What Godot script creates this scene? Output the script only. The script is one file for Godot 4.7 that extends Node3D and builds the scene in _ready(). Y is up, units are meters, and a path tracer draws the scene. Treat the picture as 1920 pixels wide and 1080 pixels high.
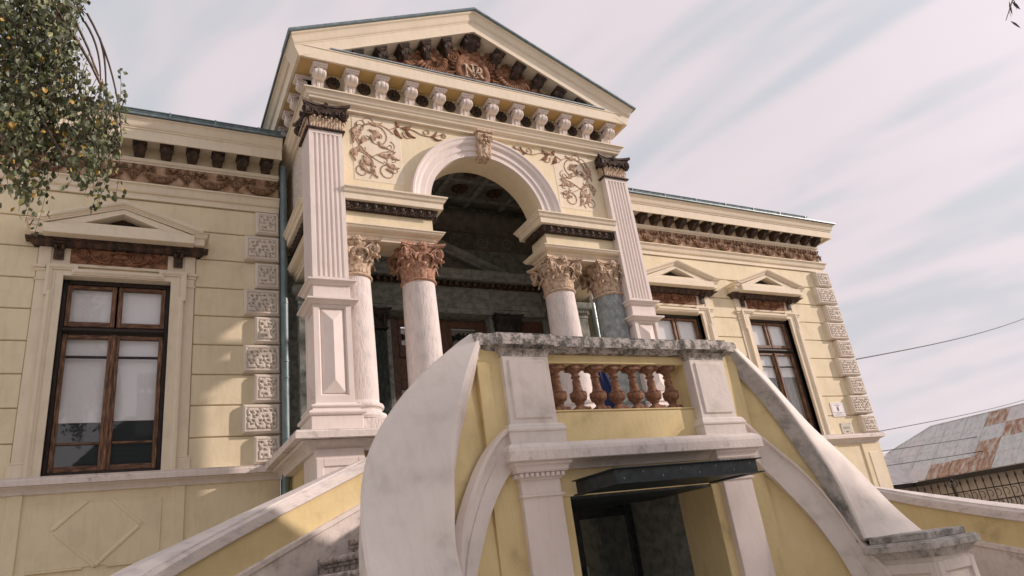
extends Node3D
# A neoclassical villa with a pedimented loggia above a horseshoe stair, seen from the foot of the stair.

const XC := 4.63   # the villa's and the stair's axis; everything on them is built in x measured from it

class MB:
	# collects triangles (given counter-clockwise seen from outside) under the transform t
	var v := PackedVector3Array()
	var n := PackedVector3Array()
	var t := Transform3D()
	func tri(a: Vector3, b: Vector3, c: Vector3) -> void:
		a = t * a; b = t * b; c = t * c
		var m := (b - a).cross(c - a)
		if m.length_squared() < 1e-16: return
		m = m.normalized()
		v.append(a); v.append(c); v.append(b)
		n.append(m); n.append(m); n.append(m)
	func trin(a: Vector3, b: Vector3, c: Vector3, na: Vector3, nb: Vector3, nc: Vector3) -> void:
		a = t * a; b = t * b; c = t * c
		if (b - a).cross(c - a).length_squared() < 1e-18: return
		v.append(a); v.append(c); v.append(b)
		n.append((t.basis * na).normalized()); n.append((t.basis * nc).normalized()); n.append((t.basis * nb).normalized())
	func quad(a: Vector3, b: Vector3, c: Vector3, d: Vector3) -> void:
		tri(a, b, c); tri(a, c, d)
	func box(x0: float, x1: float, y0: float, y1: float, z0: float, z1: float, e := 0.006) -> void:
		e = minf(e, 0.3 * minf(x1 - x0, minf(y1 - y0, z1 - z0)))
		var P := func(sx: int, sy: int, sz: int, ax: int) -> Vector3:
			return Vector3((x1 if sx > 0 else x0) - (0.0 if ax == 0 else e * sx), (y1 if sy > 0 else y0) - (0.0 if ax == 1 else e * sy), (z1 if sz > 0 else z0) - (0.0 if ax == 2 else e * sz))
		var c := Vector3(x0 + x1, y0 + y1, z0 + z1) * 0.5
		for s in [1, -1]:
			face(P.call(s, -1, -1, 0), P.call(s, 1, -1, 0), P.call(s, 1, 1, 0), P.call(s, -1, 1, 0), c)
			face(P.call(-1, s, -1, 1), P.call(-1, s, 1, 1), P.call(1, s, 1, 1), P.call(1, s, -1, 1), c)
			face(P.call(-1, -1, s, 2), P.call(1, -1, s, 2), P.call(1, 1, s, 2), P.call(-1, 1, s, 2), c)
			for r in [1, -1]:
				face(P.call(s, r, -1, 0), P.call(s, r, -1, 1), P.call(s, r, 1, 1), P.call(s, r, 1, 0), c)
				face(P.call(s, -1, r, 2), P.call(s, -1, r, 0), P.call(s, 1, r, 0), P.call(s, 1, r, 2), c)
				face(P.call(-1, s, r, 1), P.call(-1, s, r, 2), P.call(1, s, r, 2), P.call(1, s, r, 1), c)
				for q in [1, -1]: face(P.call(s, r, q, 0), P.call(s, r, q, 1), P.call(s, r, q, 2), P.call(s, r, q, 2), c)
	func face(a: Vector3, b: Vector3, c: Vector3, d: Vector3, inside: Vector3) -> void:
		# a face turned away from a point inside the solid
		if (b - a).cross(c - a).dot(a - inside) > 0.0: quad(a, b, c, d)
		else: quad(a, d, c, b)
	func prism(p: PackedVector2Array, z0: float, z1: float) -> void:
		# a polygon in x and y, made z0..z1 thick
		if area(p) < 0.0:
			p = p.duplicate(); p.reverse()
		var ix := Geometry2D.triangulate_polygon(p)
		for i in range(0, ix.size(), 3):
			var a := p[ix[i]]; var b := p[ix[i + 1]]; var c := p[ix[i + 2]]
			if (b - a).cross(c - a) < 0.0:
				var k := b; b = c; c = k
			tri(Vector3(a.x, a.y, z1), Vector3(b.x, b.y, z1), Vector3(c.x, c.y, z1))
			tri(Vector3(a.x, a.y, z0), Vector3(c.x, c.y, z0), Vector3(b.x, b.y, z0))
		for i in p.size():
			var a := p[i]; var b := p[(i + 1) % p.size()]
			quad(Vector3(a.x, a.y, z0), Vector3(b.x, b.y, z0), Vector3(b.x, b.y, z1), Vector3(a.x, a.y, z1))
	func area(p: PackedVector2Array) -> float:
		var s := 0.0
		for i in p.size(): s += p[i].cross(p[(i + 1) % p.size()])
		return s
	func sweep(path: Array, prof: PackedVector2Array, up := Vector3.UP, loop := false, smooth := false) -> void:
		# runs a closed profile (out, up) along a path; out is tangent x up; corners are mitred
		if area(prof) < 0.0:
			prof = prof.duplicate(); prof.reverse()
		var m := path.size()
		var rings := []
		for j in m:
			var o1 := Vector3.ZERO; var o2 := Vector3.ZERO
			if j > 0 or loop: o1 = (path[j] - path[(j - 1 + m) % m]).cross(up).normalized()
			if j < m - 1 or loop: o2 = (path[(j + 1) % m] - path[j]).cross(up).normalized()
			if o1 == Vector3.ZERO: o1 = o2
			if o2 == Vector3.ZERO: o2 = o1
			var o := (o1 + o2).normalized()
			o /= maxf(0.2, o.dot(o1))
			var ring := PackedVector3Array()
			for q in prof: ring.append(path[j] + o * q.x + up * q.y)
			rings.append(ring)
		if smooth: loft_smooth(rings)
		else: loft(rings, loop)
		if not loop:
			var ix := Geometry2D.triangulate_polygon(prof)
			for i in range(0, ix.size(), 3):
				var a := ix[i]; var b := ix[i + 1]; var c := ix[i + 2]
				if (prof[b] - prof[a]).cross(prof[c] - prof[a]) < 0.0:
					var k := b; b = c; c = k
				tri(rings[0][a], rings[0][c], rings[0][b])
				tri(rings[m - 1][a], rings[m - 1][b], rings[m - 1][c])
	func loft(rings: Array, loop := false) -> void:
		for j in rings.size() - (0 if loop else 1):
			var r: PackedVector3Array = rings[j]; var s: PackedVector3Array = rings[(j + 1) % rings.size()]
			for i in r.size():
				var k := (i + 1) % r.size()
				quad(r[i], s[i], s[k], r[k])
	func loft_smooth(rings: Array) -> void:
		# as loft, but shaded as one smooth curve along its length; the edges between the strips stay sharp
		for i in rings[0].size():
			var k: int = (i + 1) % rings[0].size()
			var r0 := []; var r1 := []
			for r in rings:
				r0.append(r[i]); r1.append(r[k])
			grid([r0, r1])
	func lathe(o: Vector3, prof: Array, seg := 28, smooth := true) -> void:
		# profile of [radius, height] from the bottom up
		for i in prof.size() - 1:
			var r0: float = prof[i][0]; var y0: float = prof[i][1]; var r1: float = prof[i + 1][0]; var y1: float = prof[i + 1][1]
			var nn := Vector2(y1 - y0, r0 - r1).normalized()
			for k in seg:
				var a := TAU * k / seg; var b := TAU * (k + 1) / seg
				var da := Vector3(cos(a), 0, -sin(a)); var db := Vector3(cos(b), 0, -sin(b))
				if not smooth:
					quad(o + da * r0 + Vector3(0, y0, 0), o + db * r0 + Vector3(0, y0, 0), o + db * r1 + Vector3(0, y1, 0), o + da * r1 + Vector3(0, y1, 0))
					continue
				var na := da * nn.x + Vector3(0, nn.y, 0); var nb := db * nn.x + Vector3(0, nn.y, 0)
				var A := o + da * r0 + Vector3(0, y0, 0); var B := o + db * r0 + Vector3(0, y0, 0); var C := o + db * r1 + Vector3(0, y1, 0); var D := o + da * r1 + Vector3(0, y1, 0)
				trin(A, B, C, na, nb, nb); trin(A, C, D, na, nb, na)
	func tube(p: Array, r0: float, r1: float, sides := 6, flat := 1.0) -> void:
		# a round (or flattened along z) tapering tube through the points
		var m := p.size()
		var prev := []; var prevn := []
		var side := Vector3.ZERO
		for j in m:
			var d: Vector3 = (p[mini(j + 1, m - 1)] - p[maxi(j - 1, 0)]).normalized()
			if side == Vector3.ZERO:
				side = d.cross(Vector3(0.05, 0.1, 1.0)).normalized()
				if side.length() < 0.5: side = d.cross(Vector3.RIGHT).normalized()
			side = (side - d * side.dot(d)).normalized()
			var w := d.cross(side)
			var r := lerpf(r0, r1, float(j) / (m - 1))
			var ring := []; var nr := []
			for k in sides:
				var a := TAU * k / sides
				var q := side * cos(a) + w * sin(a)
				nr.append(q)
				ring.append(p[j] + Vector3(q.x, q.y, q.z * flat) * r)
			if j > 0:
				for k in sides:
					var l := (k + 1) % sides
					trin(prev[k], ring[l], ring[k], prevn[k], nr[l], nr[k]); trin(prev[k], prev[l], ring[l], prevn[k], prevn[l], nr[l])
			if j == 0 or j == m - 1:
				for k in range(1, sides - 1):
					if j == 0: tri(ring[0], ring[k + 1], ring[k])
					else: tri(ring[0], ring[k], ring[k + 1])
			prev = ring; prevn = nr
	func ell(c: Vector3, r: Vector3, seg := 10, rings := 6, turn := Basis()) -> void:
		for i in rings:
			var a0 := PI * i / rings - PI / 2; var a1 := PI * (i + 1) / rings - PI / 2
			for k in seg:
				var b0 := TAU * k / seg; var b1 := TAU * (k + 1) / seg
				var q := [Vector3(cos(a0) * cos(b0), sin(a0), -cos(a0) * sin(b0)), Vector3(cos(a0) * cos(b1), sin(a0), -cos(a0) * sin(b1)), Vector3(cos(a1) * cos(b1), sin(a1), -cos(a1) * sin(b1)), Vector3(cos(a1) * cos(b0), sin(a1), -cos(a1) * sin(b0))]
				var P := []; var N := []
				for s in q:
					P.append(c + turn * (s * r)); N.append((turn * (s / r)).normalized())
				trin(P[0], P[1], P[2], N[0], N[1], N[2]); trin(P[0], P[2], P[3], N[0], N[2], N[3])
	func grid(rows: Array) -> void:
		# a smooth sheet; rows run upwards, columns to the right, seen from its front
		var h := rows.size(); var w: int = rows[0].size()
		var N := []
		for j in h:
			var nr := []
			for i in w:
				var du: Vector3 = rows[j][mini(i + 1, w - 1)] - rows[j][maxi(i - 1, 0)]
				var dv: Vector3 = rows[mini(j + 1, h - 1)][i] - rows[maxi(j - 1, 0)][i]
				nr.append(du.cross(dv).normalized())
			N.append(nr)
		for j in h - 1:
			for i in w - 1:
				trin(rows[j][i], rows[j][i + 1], rows[j + 1][i + 1], N[j][i], N[j][i + 1], N[j + 1][i + 1])
				trin(rows[j][i], rows[j + 1][i + 1], rows[j + 1][i], N[j][i], N[j + 1][i + 1], N[j + 1][i])
	func leaf(o: Vector3, right: Vector3, up: Vector3, out: Vector3, w: float, h: float, curl: float, lobes := 3, fold := 0.25) -> void:
		# an acanthus leaf: lobed edges, a raised midrib, the tip rolled outwards
		var rows := []
		for j in 11:
			var u := j / 10.0
			var hw := w * 0.5 * (0.55 + 0.6 * sin(u * 2.3)) * (1.0 - pow(u, 5.0)) * (0.80 + 0.28 * absf(sin(u * PI * lobes + 0.5)))
			var y := h * (sin(minf(u, 0.8) / 0.8 * PI * 0.5) if u < 0.8 else 1.0 - 0.35 * pow((u - 0.8) / 0.2, 2.0))
			var z := curl * (0.15 * u + 0.85 * pow(u, 3.0))
			var row := []
			for i in 7:
				var s := (i - 3) / 3.0
				row.append(o + right * (hw * s) + up * y + out * (z + w * fold * (0.42 * (1.0 - absf(s)) - 0.22 * cos(s * PI * 2.0) * (1.0 - u * 0.6))))
			rows.append(row)
		grid(rows)
	func volute(c: Vector3, right: Vector3, up: Vector3, out: Vector3, R: float, hand: float, turns := 2.2, start := 1.57) -> void:
		# a spiral scroll in the plane right/up, with its eye and a backing drum
		var p := []
		for i in 34:
			var u := i / 33.0
			var a := start + hand * u * turns * TAU
			var r := R * (1.0 - 0.86 * u)
			p.append(c + right * (cos(a) * r) + up * (sin(a) * r) + out * (0.12 * R * u))
		tube(p, R * 0.17, R * 0.09, 6)
		var ring := []
		for i in 15:
			var a := TAU * i / 14
			ring.append(c + (right * cos(a) + up * sin(a)) * R * 0.92 - out * R * 0.05)
		for i in 14:
			tri(c - out * R * 0.02, ring[i], ring[i + 1])
			tri(ring[i + 1], ring[i], ring[i + 1] - out * R * 0.5); tri(ring[i], ring[i] - out * R * 0.5, ring[i + 1] - out * R * 0.5)
		ell(c + out * R * 0.06, Vector3.ONE * R * 0.17, 8, 5)
	func strap(p: PackedVector2Array, w0: float, w1: float, h: float) -> void:
		# a low raised band on the plane z = 0, as in stucco or carved scrollwork
		var m := p.size()
		var rings := []
		for j in m:
			var d := (p[mini(j + 1, m - 1)] - p[maxi(j - 1, 0)]).normalized()
			var s := Vector2(-d.y, d.x) * lerpf(w0, w1, float(j) / (m - 1)) * 0.5
			rings.append(PackedVector3Array([Vector3(p[j].x + s.x, p[j].y + s.y, 0), Vector3(p[j].x + s.x * 0.55, p[j].y + s.y * 0.55, h), Vector3(p[j].x - s.x * 0.55, p[j].y - s.y * 0.55, h), Vector3(p[j].x - s.x, p[j].y - s.y, 0)]))
		for j in m - 1:
			for i in 3: quad(rings[j][i + 1], rings[j + 1][i + 1], rings[j + 1][i], rings[j][i])
		quad(rings[0][0], rings[0][3], rings[0][2], rings[0][1]); quad(rings[m - 1][0], rings[m - 1][1], rings[m - 1][2], rings[m - 1][3])
	func blade(a: Vector2, b: Vector2, w: float, h: float, bend := 0.0) -> void:
		# a pointed leaf lying on the plane z = 0
		var d := b - a; var s := Vector2(-d.y, d.x)
		var rows := []
		for j in 8:
			var u := j / 7.0
			var c := a + d * u + s * (bend * sin(u * PI))
			var hw := w * 0.5 * sin(pow(u, 0.75) * PI) * (0.82 + 0.25 * absf(sin(u * 9.0)))
			var sn := s.normalized()
			rows.append([Vector3(c.x + sn.x * hw, c.y + sn.y * hw, 0.0), Vector3(c.x + sn.x * hw * 0.5, c.y + sn.y * hw * 0.5, h), Vector3(c.x, c.y, h * 0.55), Vector3(c.x - sn.x * hw * 0.5, c.y - sn.y * hw * 0.5, h), Vector3(c.x - sn.x * hw, c.y - sn.y * hw, 0.0)])
		grid(rows)
	func done() -> ArrayMesh:
		var a := []
		a.resize(Mesh.ARRAY_MAX)
		a[Mesh.ARRAY_VERTEX] = v; a[Mesh.ARRAY_NORMAL] = n
		var m := ArrayMesh.new()
		if v.size(): m.add_surface_from_arrays(Mesh.PRIMITIVE_TRIANGLES, a)
		return m

# ---------------------------------------------------------------- profiles
func pp(a: Array) -> PackedVector2Array:
	# points [out, up]; ["s", out, up] adds an S curve to that point, ["o", ...] a bulge, ["c", ...] a hollow
	var p := PackedVector2Array()
	for q in a:
		if q[0] is String:
			var f := p[p.size() - 1]; var g := Vector2(q[1], q[2])
			for i in range(1, 7):
				var u := i / 6.0
				if q[0] == "s": p.append(Vector2(lerpf(f.x, g.x, u), lerpf(f.y, g.y, u - 0.14 * sin(u * TAU))))
				elif q[0] == "r": p.append(Vector2(lerpf(f.x, g.x, u - 0.14 * sin(u * TAU)), lerpf(f.y, g.y, u)))
				elif q[0] == "o": p.append(Vector2(lerpf(f.x, g.x, sin(u * PI / 2)), lerpf(f.y, g.y, 1.0 - cos(u * PI / 2))))
				elif q[0] == "c": p.append(Vector2(lerpf(f.x, g.x, 1.0 - cos(u * PI / 2)), lerpf(f.y, g.y, sin(u * PI / 2))))
				elif q[0] == "t": # half-round from f to g
					var mid := (f + g) * 0.5; var d := f - mid
					p.append(mid + d.rotated(PI * u))
		else: p.append(Vector2(q[0], q[1]))
	return p

func half_turn(p: PackedVector2Array) -> PackedVector2Array:
	# (in-plane, z) to (in-plane, up) for sweeps whose up is -z
	var r := PackedVector2Array()
	for q in p: r.append(Vector2(q.x, -q.y))
	return r

func spiral(c: Vector2, r0: float, r1: float, a0: float, turns: float, k := 24) -> PackedVector2Array:
	var p := PackedVector2Array()
	for i in k + 1:
		var u := float(i) / k
		p.append(c + Vector2.from_angle(a0 + turns * TAU * u) * lerpf(r0, r1, u))
	return p

func bez(a: Vector2, b: Vector2, c: Vector2, d: Vector2, k := 14) -> PackedVector2Array:
	var p := PackedVector2Array()
	for i in k + 1: p.append(a.bezier_interpolate(b, c, d, float(i) / k))
	return p

func bez3(a: Vector3, b: Vector3, c: Vector3, d: Vector3, k := 14) -> Array:
	var p := []
	for i in k + 1: p.append(a.bezier_interpolate(b, c, d, float(i) / k))
	return p

# ---------------------------------------------------------------- nodes
func thing(called: String, label: String, category: String, at := Vector3.ZERO, group := "") -> Node3D:
	var o := Node3D.new()
	o.name = called
	add_child(o, true)
	o.position = at
	tag(o, label, category, group)
	return o

func tag(o: Node, label: String, category: String, group := "") -> void:
	o.set_meta("label", label); o.set_meta("category", category)
	if group: o.set_meta("group", group)

func hold(parent: Node3D, called: String, at := Vector3.ZERO, label := "") -> Node3D:
	var o := Node3D.new()
	o.name = called
	parent.add_child(o, true)
	o.position = at
	if label: o.set_meta("label", label)
	return o

func part(parent: Node, called: String, mb: Variant, m: Material, label := "", at := Vector3.ZERO) -> MeshInstance3D:
	var o := MeshInstance3D.new()
	o.name = called
	o.mesh = mb.done() if mb is MB else mb
	o.material_override = m
	parent.add_child(o, true)
	o.position = at
	if label: o.set_meta("label", label)
	return o

func boxp(parent: Node, called: String, m: Material, x0: float, x1: float, y0: float, y1: float, z0: float, z1: float, e := 0.006, label := "") -> MeshInstance3D:
	var b := MB.new()
	b.box(x0, x1, y0, y1, z0, z1, e)
	return part(parent, called, b, m, label)

func swp(parent: Node, called: String, m: Material, path: Array, prof: Array, label := "") -> MeshInstance3D:
	var b := MB.new()
	b.sweep(path, pp(prof))
	return part(parent, called, b, m, label)

# ---------------------------------------------------------------- materials
var M := {}

func lin(r: float, g: float, b: float) -> Color:
	return Color(r, g, b).linear_to_srgb()

func noise(seed_: int, freq: float, oct := 5, kind := FastNoiseLite.TYPE_SIMPLEX_SMOOTH, gain := 0.55) -> FastNoiseLite:
	var f := FastNoiseLite.new()
	f.seed = seed_; f.frequency = freq; f.noise_type = kind
	f.fractal_type = FastNoiseLite.FRACTAL_FBM; f.fractal_octaves = oct; f.fractal_gain = gain
	return f

func tex(f: FastNoiseLite, stops: Array, size := 512) -> NoiseTexture2D:
	# stops: [position, linear colour]
	var t := NoiseTexture2D.new()
	t.width = size; t.height = size; t.seamless = true; t.noise = f
	if stops.size():
		var g := Gradient.new()
		var off := PackedFloat32Array(); var col := PackedColorArray()
		for s in stops:
			off.append(s[0]); col.append(lin(s[1].r, s[1].g, s[1].b))
		g.offsets = off; g.colors = col
		t.color_ramp = g
	return t

func mat(called: String, stops: Array, rough: float, scale: Vector3, seed_: int, freq := 0.008, bump := 0.25, metal := 0.0, oct := 5, bump_freq := 0.06, gain := 0.55) -> StandardMaterial3D:
	var m := StandardMaterial3D.new()
	m.resource_name = called
	m.albedo_color = Color.WHITE
	m.albedo_texture = tex(noise(seed_, freq, oct, FastNoiseLite.TYPE_SIMPLEX_SMOOTH, gain), stops)
	m.roughness = rough; m.metallic = metal
	m.uv1_triplanar = true; m.uv1_world_triplanar = true; m.uv1_scale = scale
	if bump > 0.0:
		m.heightmap_enabled = true
		m.heightmap_scale = bump
		m.heightmap_texture = tex(noise(seed_ + 50, bump_freq, 4), [])
	M[called] = m
	return m

func tones(c: Color, d := 0.07, tint := Color(1, 1, 1)) -> Array:
	# the same paint, a little darker and dirtier in places
	return [[0.0, Color(c.r * (1 - d * 2.4) * tint.r, c.g * (1 - d * 2.4) * tint.g, c.b * (1 - d * 2.4) * tint.b)], [0.32, Color(c.r * (1 - d), c.g * (1 - d), c.b * (1 - d))], [0.5, c], [0.72, Color(c.r * (1 + d * 0.5), c.g * (1 + d * 0.5), c.b * (1 + d * 0.5))], [1.0, Color(c.r * (1 + d), c.g * (1 + d), c.b * (1 + d))]]

func make_materials() -> void:
	var s1 := Vector3.ONE * 0.42
	mat("cream_plaster", tones(Color(0.775, 0.68, 0.475), 0.045), 0.85, s1, 3, 0.007, 0.14, 0.0, 7, 0.06, 0.6)
	mat("pale_plaster", tones(Color(0.78, 0.69, 0.535), 0.035), 0.8, s1, 5, 0.007, 0.1, 0.0, 7, 0.06, 0.6)
	mat("white_plaster", tones(Color(0.765, 0.685, 0.635), 0.028), 0.8, s1, 7, 0.007, 0.1, 0.0, 7, 0.06, 0.6)
	mat("grey_plaster", [[0.0, Color(0.50, 0.455, 0.415)], [0.25, Color(0.64, 0.585, 0.535)], [0.45, Color(0.71, 0.65, 0.60)], [1.0, Color(0.75, 0.685, 0.635)]], 0.85, Vector3.ONE * 0.45, 9, 0.007, 0.18, 0.0, 7, 0.06, 0.62)
	mat("quoin_plaster", tones(Color(0.70, 0.63, 0.545), 0.05), 0.9, s1, 11, 0.008, 0.15)
	mat("yellow_plaster", [[0.0, Color(0.46, 0.37, 0.21)], [0.25, Color(0.655, 0.53, 0.275)], [0.45, Color(0.70, 0.575, 0.305)], [0.8, Color(0.73, 0.60, 0.33)], [1.0, Color(0.75, 0.63, 0.38)]], 0.88, Vector3.ONE * 0.4, 13, 0.007, 0.2, 0.0, 7, 0.06, 0.6)
	mat("mossy_stone", [[0.0, Color(0.07, 0.07, 0.06)], [0.34, Color(0.13, 0.127, 0.11)], [0.43, Color(0.23, 0.22, 0.195)], [0.50, Color(0.35, 0.325, 0.29)], [0.57, Color(0.45, 0.415, 0.38)], [0.68, Color(0.56, 0.51, 0.475)], [1.0, Color(0.64, 0.585, 0.55)]], 0.95, Vector3.ONE * 0.8, 17, 0.014, 0.5, 0.0, 7, 0.06, 0.82)
	mat("weathered_edge", [[0.0, Color(0.13, 0.127, 0.115)], [0.30, Color(0.27, 0.26, 0.24)], [0.45, Color(0.40, 0.38, 0.355)], [0.6, Color(0.50, 0.47, 0.44)], [1.0, Color(0.60, 0.555, 0.52)]], 0.92, Vector3(0.6, 0.6, 0.6), 18, 0.010, 0.4, 0.0, 7, 0.06, 0.68)
	mat("stained_plaster", [[0.0, Color(0.33, 0.31, 0.28)], [0.2, Color(0.53, 0.48, 0.44)], [0.32, Color(0.67, 0.605, 0.555)], [0.45, Color(0.73, 0.66, 0.61)], [1.0, Color(0.77, 0.69, 0.64)]], 0.88, Vector3.ONE * 0.55, 19, 0.010, 0.25, 0.0, 7, 0.06, 0.68)
	mat("marble_coping", [[0.0, Color(0.42, 0.40, 0.375)], [0.3, Color(0.60, 0.555, 0.525)], [0.45, Color(0.70, 0.64, 0.60)], [1.0, Color(0.77, 0.70, 0.65)]], 0.6, Vector3(0.5, 1.4, 0.8), 23, 0.012, 0.2, 0.0, 7, 0.06, 0.66)
	mat("column_plaster", [[0.0, Color(0.42, 0.42, 0.40)], [0.25, Color(0.57, 0.535, 0.505)], [0.40, Color(0.66, 0.595, 0.56)], [0.58, Color(0.72, 0.65, 0.61)], [1.0, Color(0.77, 0.69, 0.65)]], 0.85, Vector3(2.6, 0.6, 2.6), 29, 0.014, 0.5, 0.0, 7, 0.03, 0.66)
	mat("bare_shaded_column", [[0.0, Color(0.15, 0.18, 0.18)], [0.4, Color(0.24, 0.28, 0.28)], [0.6, Color(0.30, 0.335, 0.33)], [0.75, Color(0.38, 0.40, 0.385)], [1.0, Color(0.54, 0.51, 0.48)]], 0.9, Vector3(1.8, 0.8, 1.8), 31, 0.014, 0.6, 0.0, 7, 0.03, 0.68)  # peeled grey column, with the corner pier's shade also in the tone
	mat("terracotta", [[0.0, Color(0.07, 0.036, 0.024)], [0.3, Color(0.16, 0.075, 0.04)], [0.5, Color(0.25, 0.118, 0.06)], [0.75, Color(0.32, 0.16, 0.085)], [1.0, Color(0.42, 0.25, 0.15)]], 0.85, Vector3.ONE * 1.3, 37, 0.012, 0.35)
	mat("frieze_clay", [[0.0, Color(0.26, 0.15, 0.09)], [0.4, Color(0.42, 0.265, 0.165)], [0.6, Color(0.50, 0.335, 0.22)], [1.0, Color(0.60, 0.45, 0.32)]], 0.88, Vector3.ONE * 0.8, 38, 0.012, 0.3)
	mat("garland_clay", [[0.0, Color(0.06, 0.034, 0.022)], [0.4, Color(0.16, 0.088, 0.05)], [0.6, Color(0.25, 0.145, 0.082)], [1.0, Color(0.42, 0.28, 0.17)]], 0.85, Vector3.ONE * 1.6, 39, 0.014, 0.3)
	mat("dark_shaded_terracotta", [[0.0, Color(0.016, 0.011, 0.009)], [0.4, Color(0.038, 0.024, 0.017)], [0.62, Color(0.075, 0.042, 0.027)], [1.0, Color(0.19, 0.095, 0.055)]], 0.7, Vector3.ONE * 1.4, 41, 0.012, 0.3)  # dark brown ornament, its colour deepened to include the shade under the eaves
	mat("pale_terracotta", [[0.0, Color(0.20, 0.13, 0.085)], [0.3, Color(0.37, 0.23, 0.15)], [0.45, Color(0.52, 0.38, 0.26)], [0.6, Color(0.62, 0.50, 0.37)], [1.0, Color(0.68, 0.58, 0.46)]], 0.88, Vector3.ONE * 1.7, 43, 0.016, 0.4, 0.0, 6, 0.06, 0.66)
	mat("red_terracotta", [[0.0, Color(0.15, 0.075, 0.05)], [0.35, Color(0.33, 0.165, 0.105)], [0.52, Color(0.44, 0.245, 0.16)], [0.68, Color(0.54, 0.37, 0.26)], [1.0, Color(0.64, 0.52, 0.40)]], 0.88, Vector3.ONE * 1.5, 47, 0.016, 0.4, 0.0, 6, 0.06, 0.66)
	mat("baluster_clay", [[0.0, Color(0.09, 0.045, 0.03)], [0.4, Color(0.20, 0.10, 0.06)], [0.6, Color(0.29, 0.15, 0.09)], [1.0, Color(0.40, 0.24, 0.155)]], 0.95, Vector3.ONE * 2.0, 53, 0.014, 0.3)
	mat("ochre_soffit", tones(Color(0.58, 0.40, 0.17), 0.06), 0.9, s1, 59, 0.008, 0.1)
	mat("scroll_paint", [[0.0, Color(0.10, 0.07, 0.05)], [0.3, Color(0.24, 0.16, 0.10)], [0.45, Color(0.42, 0.28, 0.19)], [0.6, Color(0.52, 0.37, 0.26)], [1.0, Color(0.62, 0.48, 0.34)]], 0.9, Vector3.ONE * 2.2, 61, 0.012, 0.2)
	mat("zinc", [[0.0, Color(0.10, 0.145, 0.155)], [0.5, Color(0.16, 0.215, 0.225)], [1.0, Color(0.24, 0.295, 0.305)]], 0.48, Vector3(1.2, 0.4, 1.2), 67, 0.012, 0.06, 0.35)
	mat("bright_zinc", [[0.0, Color(0.20, 0.25, 0.26)], [0.5, Color(0.32, 0.37, 0.38)], [1.0, Color(0.45, 0.50, 0.50)]], 0.4, Vector3(1.2, 0.4, 1.2), 71, 0.012, 0.06, 0.5)
	mat("canopy_steel", [[0.0, Color(0.008, 0.013, 0.015)], [0.5, Color(0.017, 0.027, 0.031)], [0.8, Color(0.026, 0.04, 0.044)], [1.0, Color(0.06, 0.055, 0.048)]], 0.45, Vector3.ONE * 1.2, 73, 0.014, 0.08, 0.2)
	mat("window_wood", [[0.0, Color(0.03, 0.015, 0.009)], [0.35, Color(0.09, 0.043, 0.022)], [0.55, Color(0.17, 0.082, 0.04)], [0.8, Color(0.27, 0.145, 0.075)], [1.0, Color(0.38, 0.24, 0.15)]], 0.6, Vector3(7.0, 0.7, 7.0), 79, 0.012, 0.25, 0.0, 5, 0.03)
	mat("window_rail_wood", [[0.0, Color(0.03, 0.015, 0.009)], [0.35, Color(0.09, 0.043, 0.022)], [0.55, Color(0.17, 0.082, 0.04)], [0.8, Color(0.27, 0.145, 0.075)], [1.0, Color(0.38, 0.24, 0.15)]], 0.6, Vector3(0.7, 7.0, 7.0), 80, 0.012, 0.25, 0.0, 5, 0.03)
	mat("black_wood", [[0.0, Color(0.010, 0.008, 0.007)], [0.5, Color(0.022, 0.016, 0.013)], [1.0, Color(0.055, 0.036, 0.025)]], 0.6, Vector3(6.0, 0.9, 6.0), 83, 0.012, 0.2)
	mat("door_wood", [[0.0, Color(0.03, 0.014, 0.008)], [0.5, Color(0.10, 0.045, 0.022)], [1.0, Color(0.18, 0.085, 0.042)]], 0.55, Vector3(6.0, 1.0, 6.0), 89, 0.012, 0.15)
	mat("green_boards", [[0.0, Color(0.010, 0.017, 0.014)], [0.5, Color(0.022, 0.034, 0.028)], [0.75, Color(0.04, 0.055, 0.045)], [1.0, Color(0.12, 0.13, 0.105)]], 0.8, Vector3(2.5, 0.9, 2.5), 97, 0.014, 0.3)
	mat("old_shaded_plaster", [[0.0, Color(0.09, 0.10, 0.085)], [0.3, Color(0.17, 0.185, 0.16)], [0.55, Color(0.23, 0.245, 0.215)], [1.0, Color(0.37, 0.36, 0.32)]], 0.9, Vector3.ONE * 0.9, 101, 0.012, 0.3, 0.0, 7, 0.06, 0.66)  # weathered grey-green plaster, its colour darkened further to carry the loggia's shade
	mat("shaded_fresco", [[0.0, Color(0.07, 0.08, 0.07)], [0.4, Color(0.125, 0.13, 0.115)], [0.6, Color(0.17, 0.155, 0.13)], [1.0, Color(0.24, 0.17, 0.13)]], 0.9, Vector3.ONE * 0.8, 103, 0.012, 0.1)  # painted ceiling tones, darkened to carry the shade inside the loggia
	mat("stone_step", [[0.0, Color(0.06, 0.06, 0.05)], [0.36, Color(0.20, 0.185, 0.165)], [0.5, Color(0.42, 0.37, 0.34)], [0.7, Color(0.56, 0.49, 0.45)], [1.0, Color(0.62, 0.54, 0.50)]], 0.92, Vector3.ONE * 1.1, 107, 0.018, 0.6, 0.0, 6)
	mat("paving", tones(Color(0.52, 0.47, 0.41), 0.08), 0.9, Vector3.ONE * 0.2, 109, 0.01, 0.4)
	mat("sheet_grey", [[0.0, Color(0.24, 0.15, 0.10)], [0.2, Color(0.38, 0.35, 0.33)], [0.36, Color(0.46, 0.48, 0.485)], [0.6, Color(0.55, 0.565, 0.565)], [0.85, Color(0.60, 0.57, 0.55)], [1.0, Color(0.48, 0.34, 0.26)]], 0.55, Vector3(0.5, 0.5, 0.9), 113, 0.012, 0.1, 0.1, 7, 0.06, 0.7)
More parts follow.
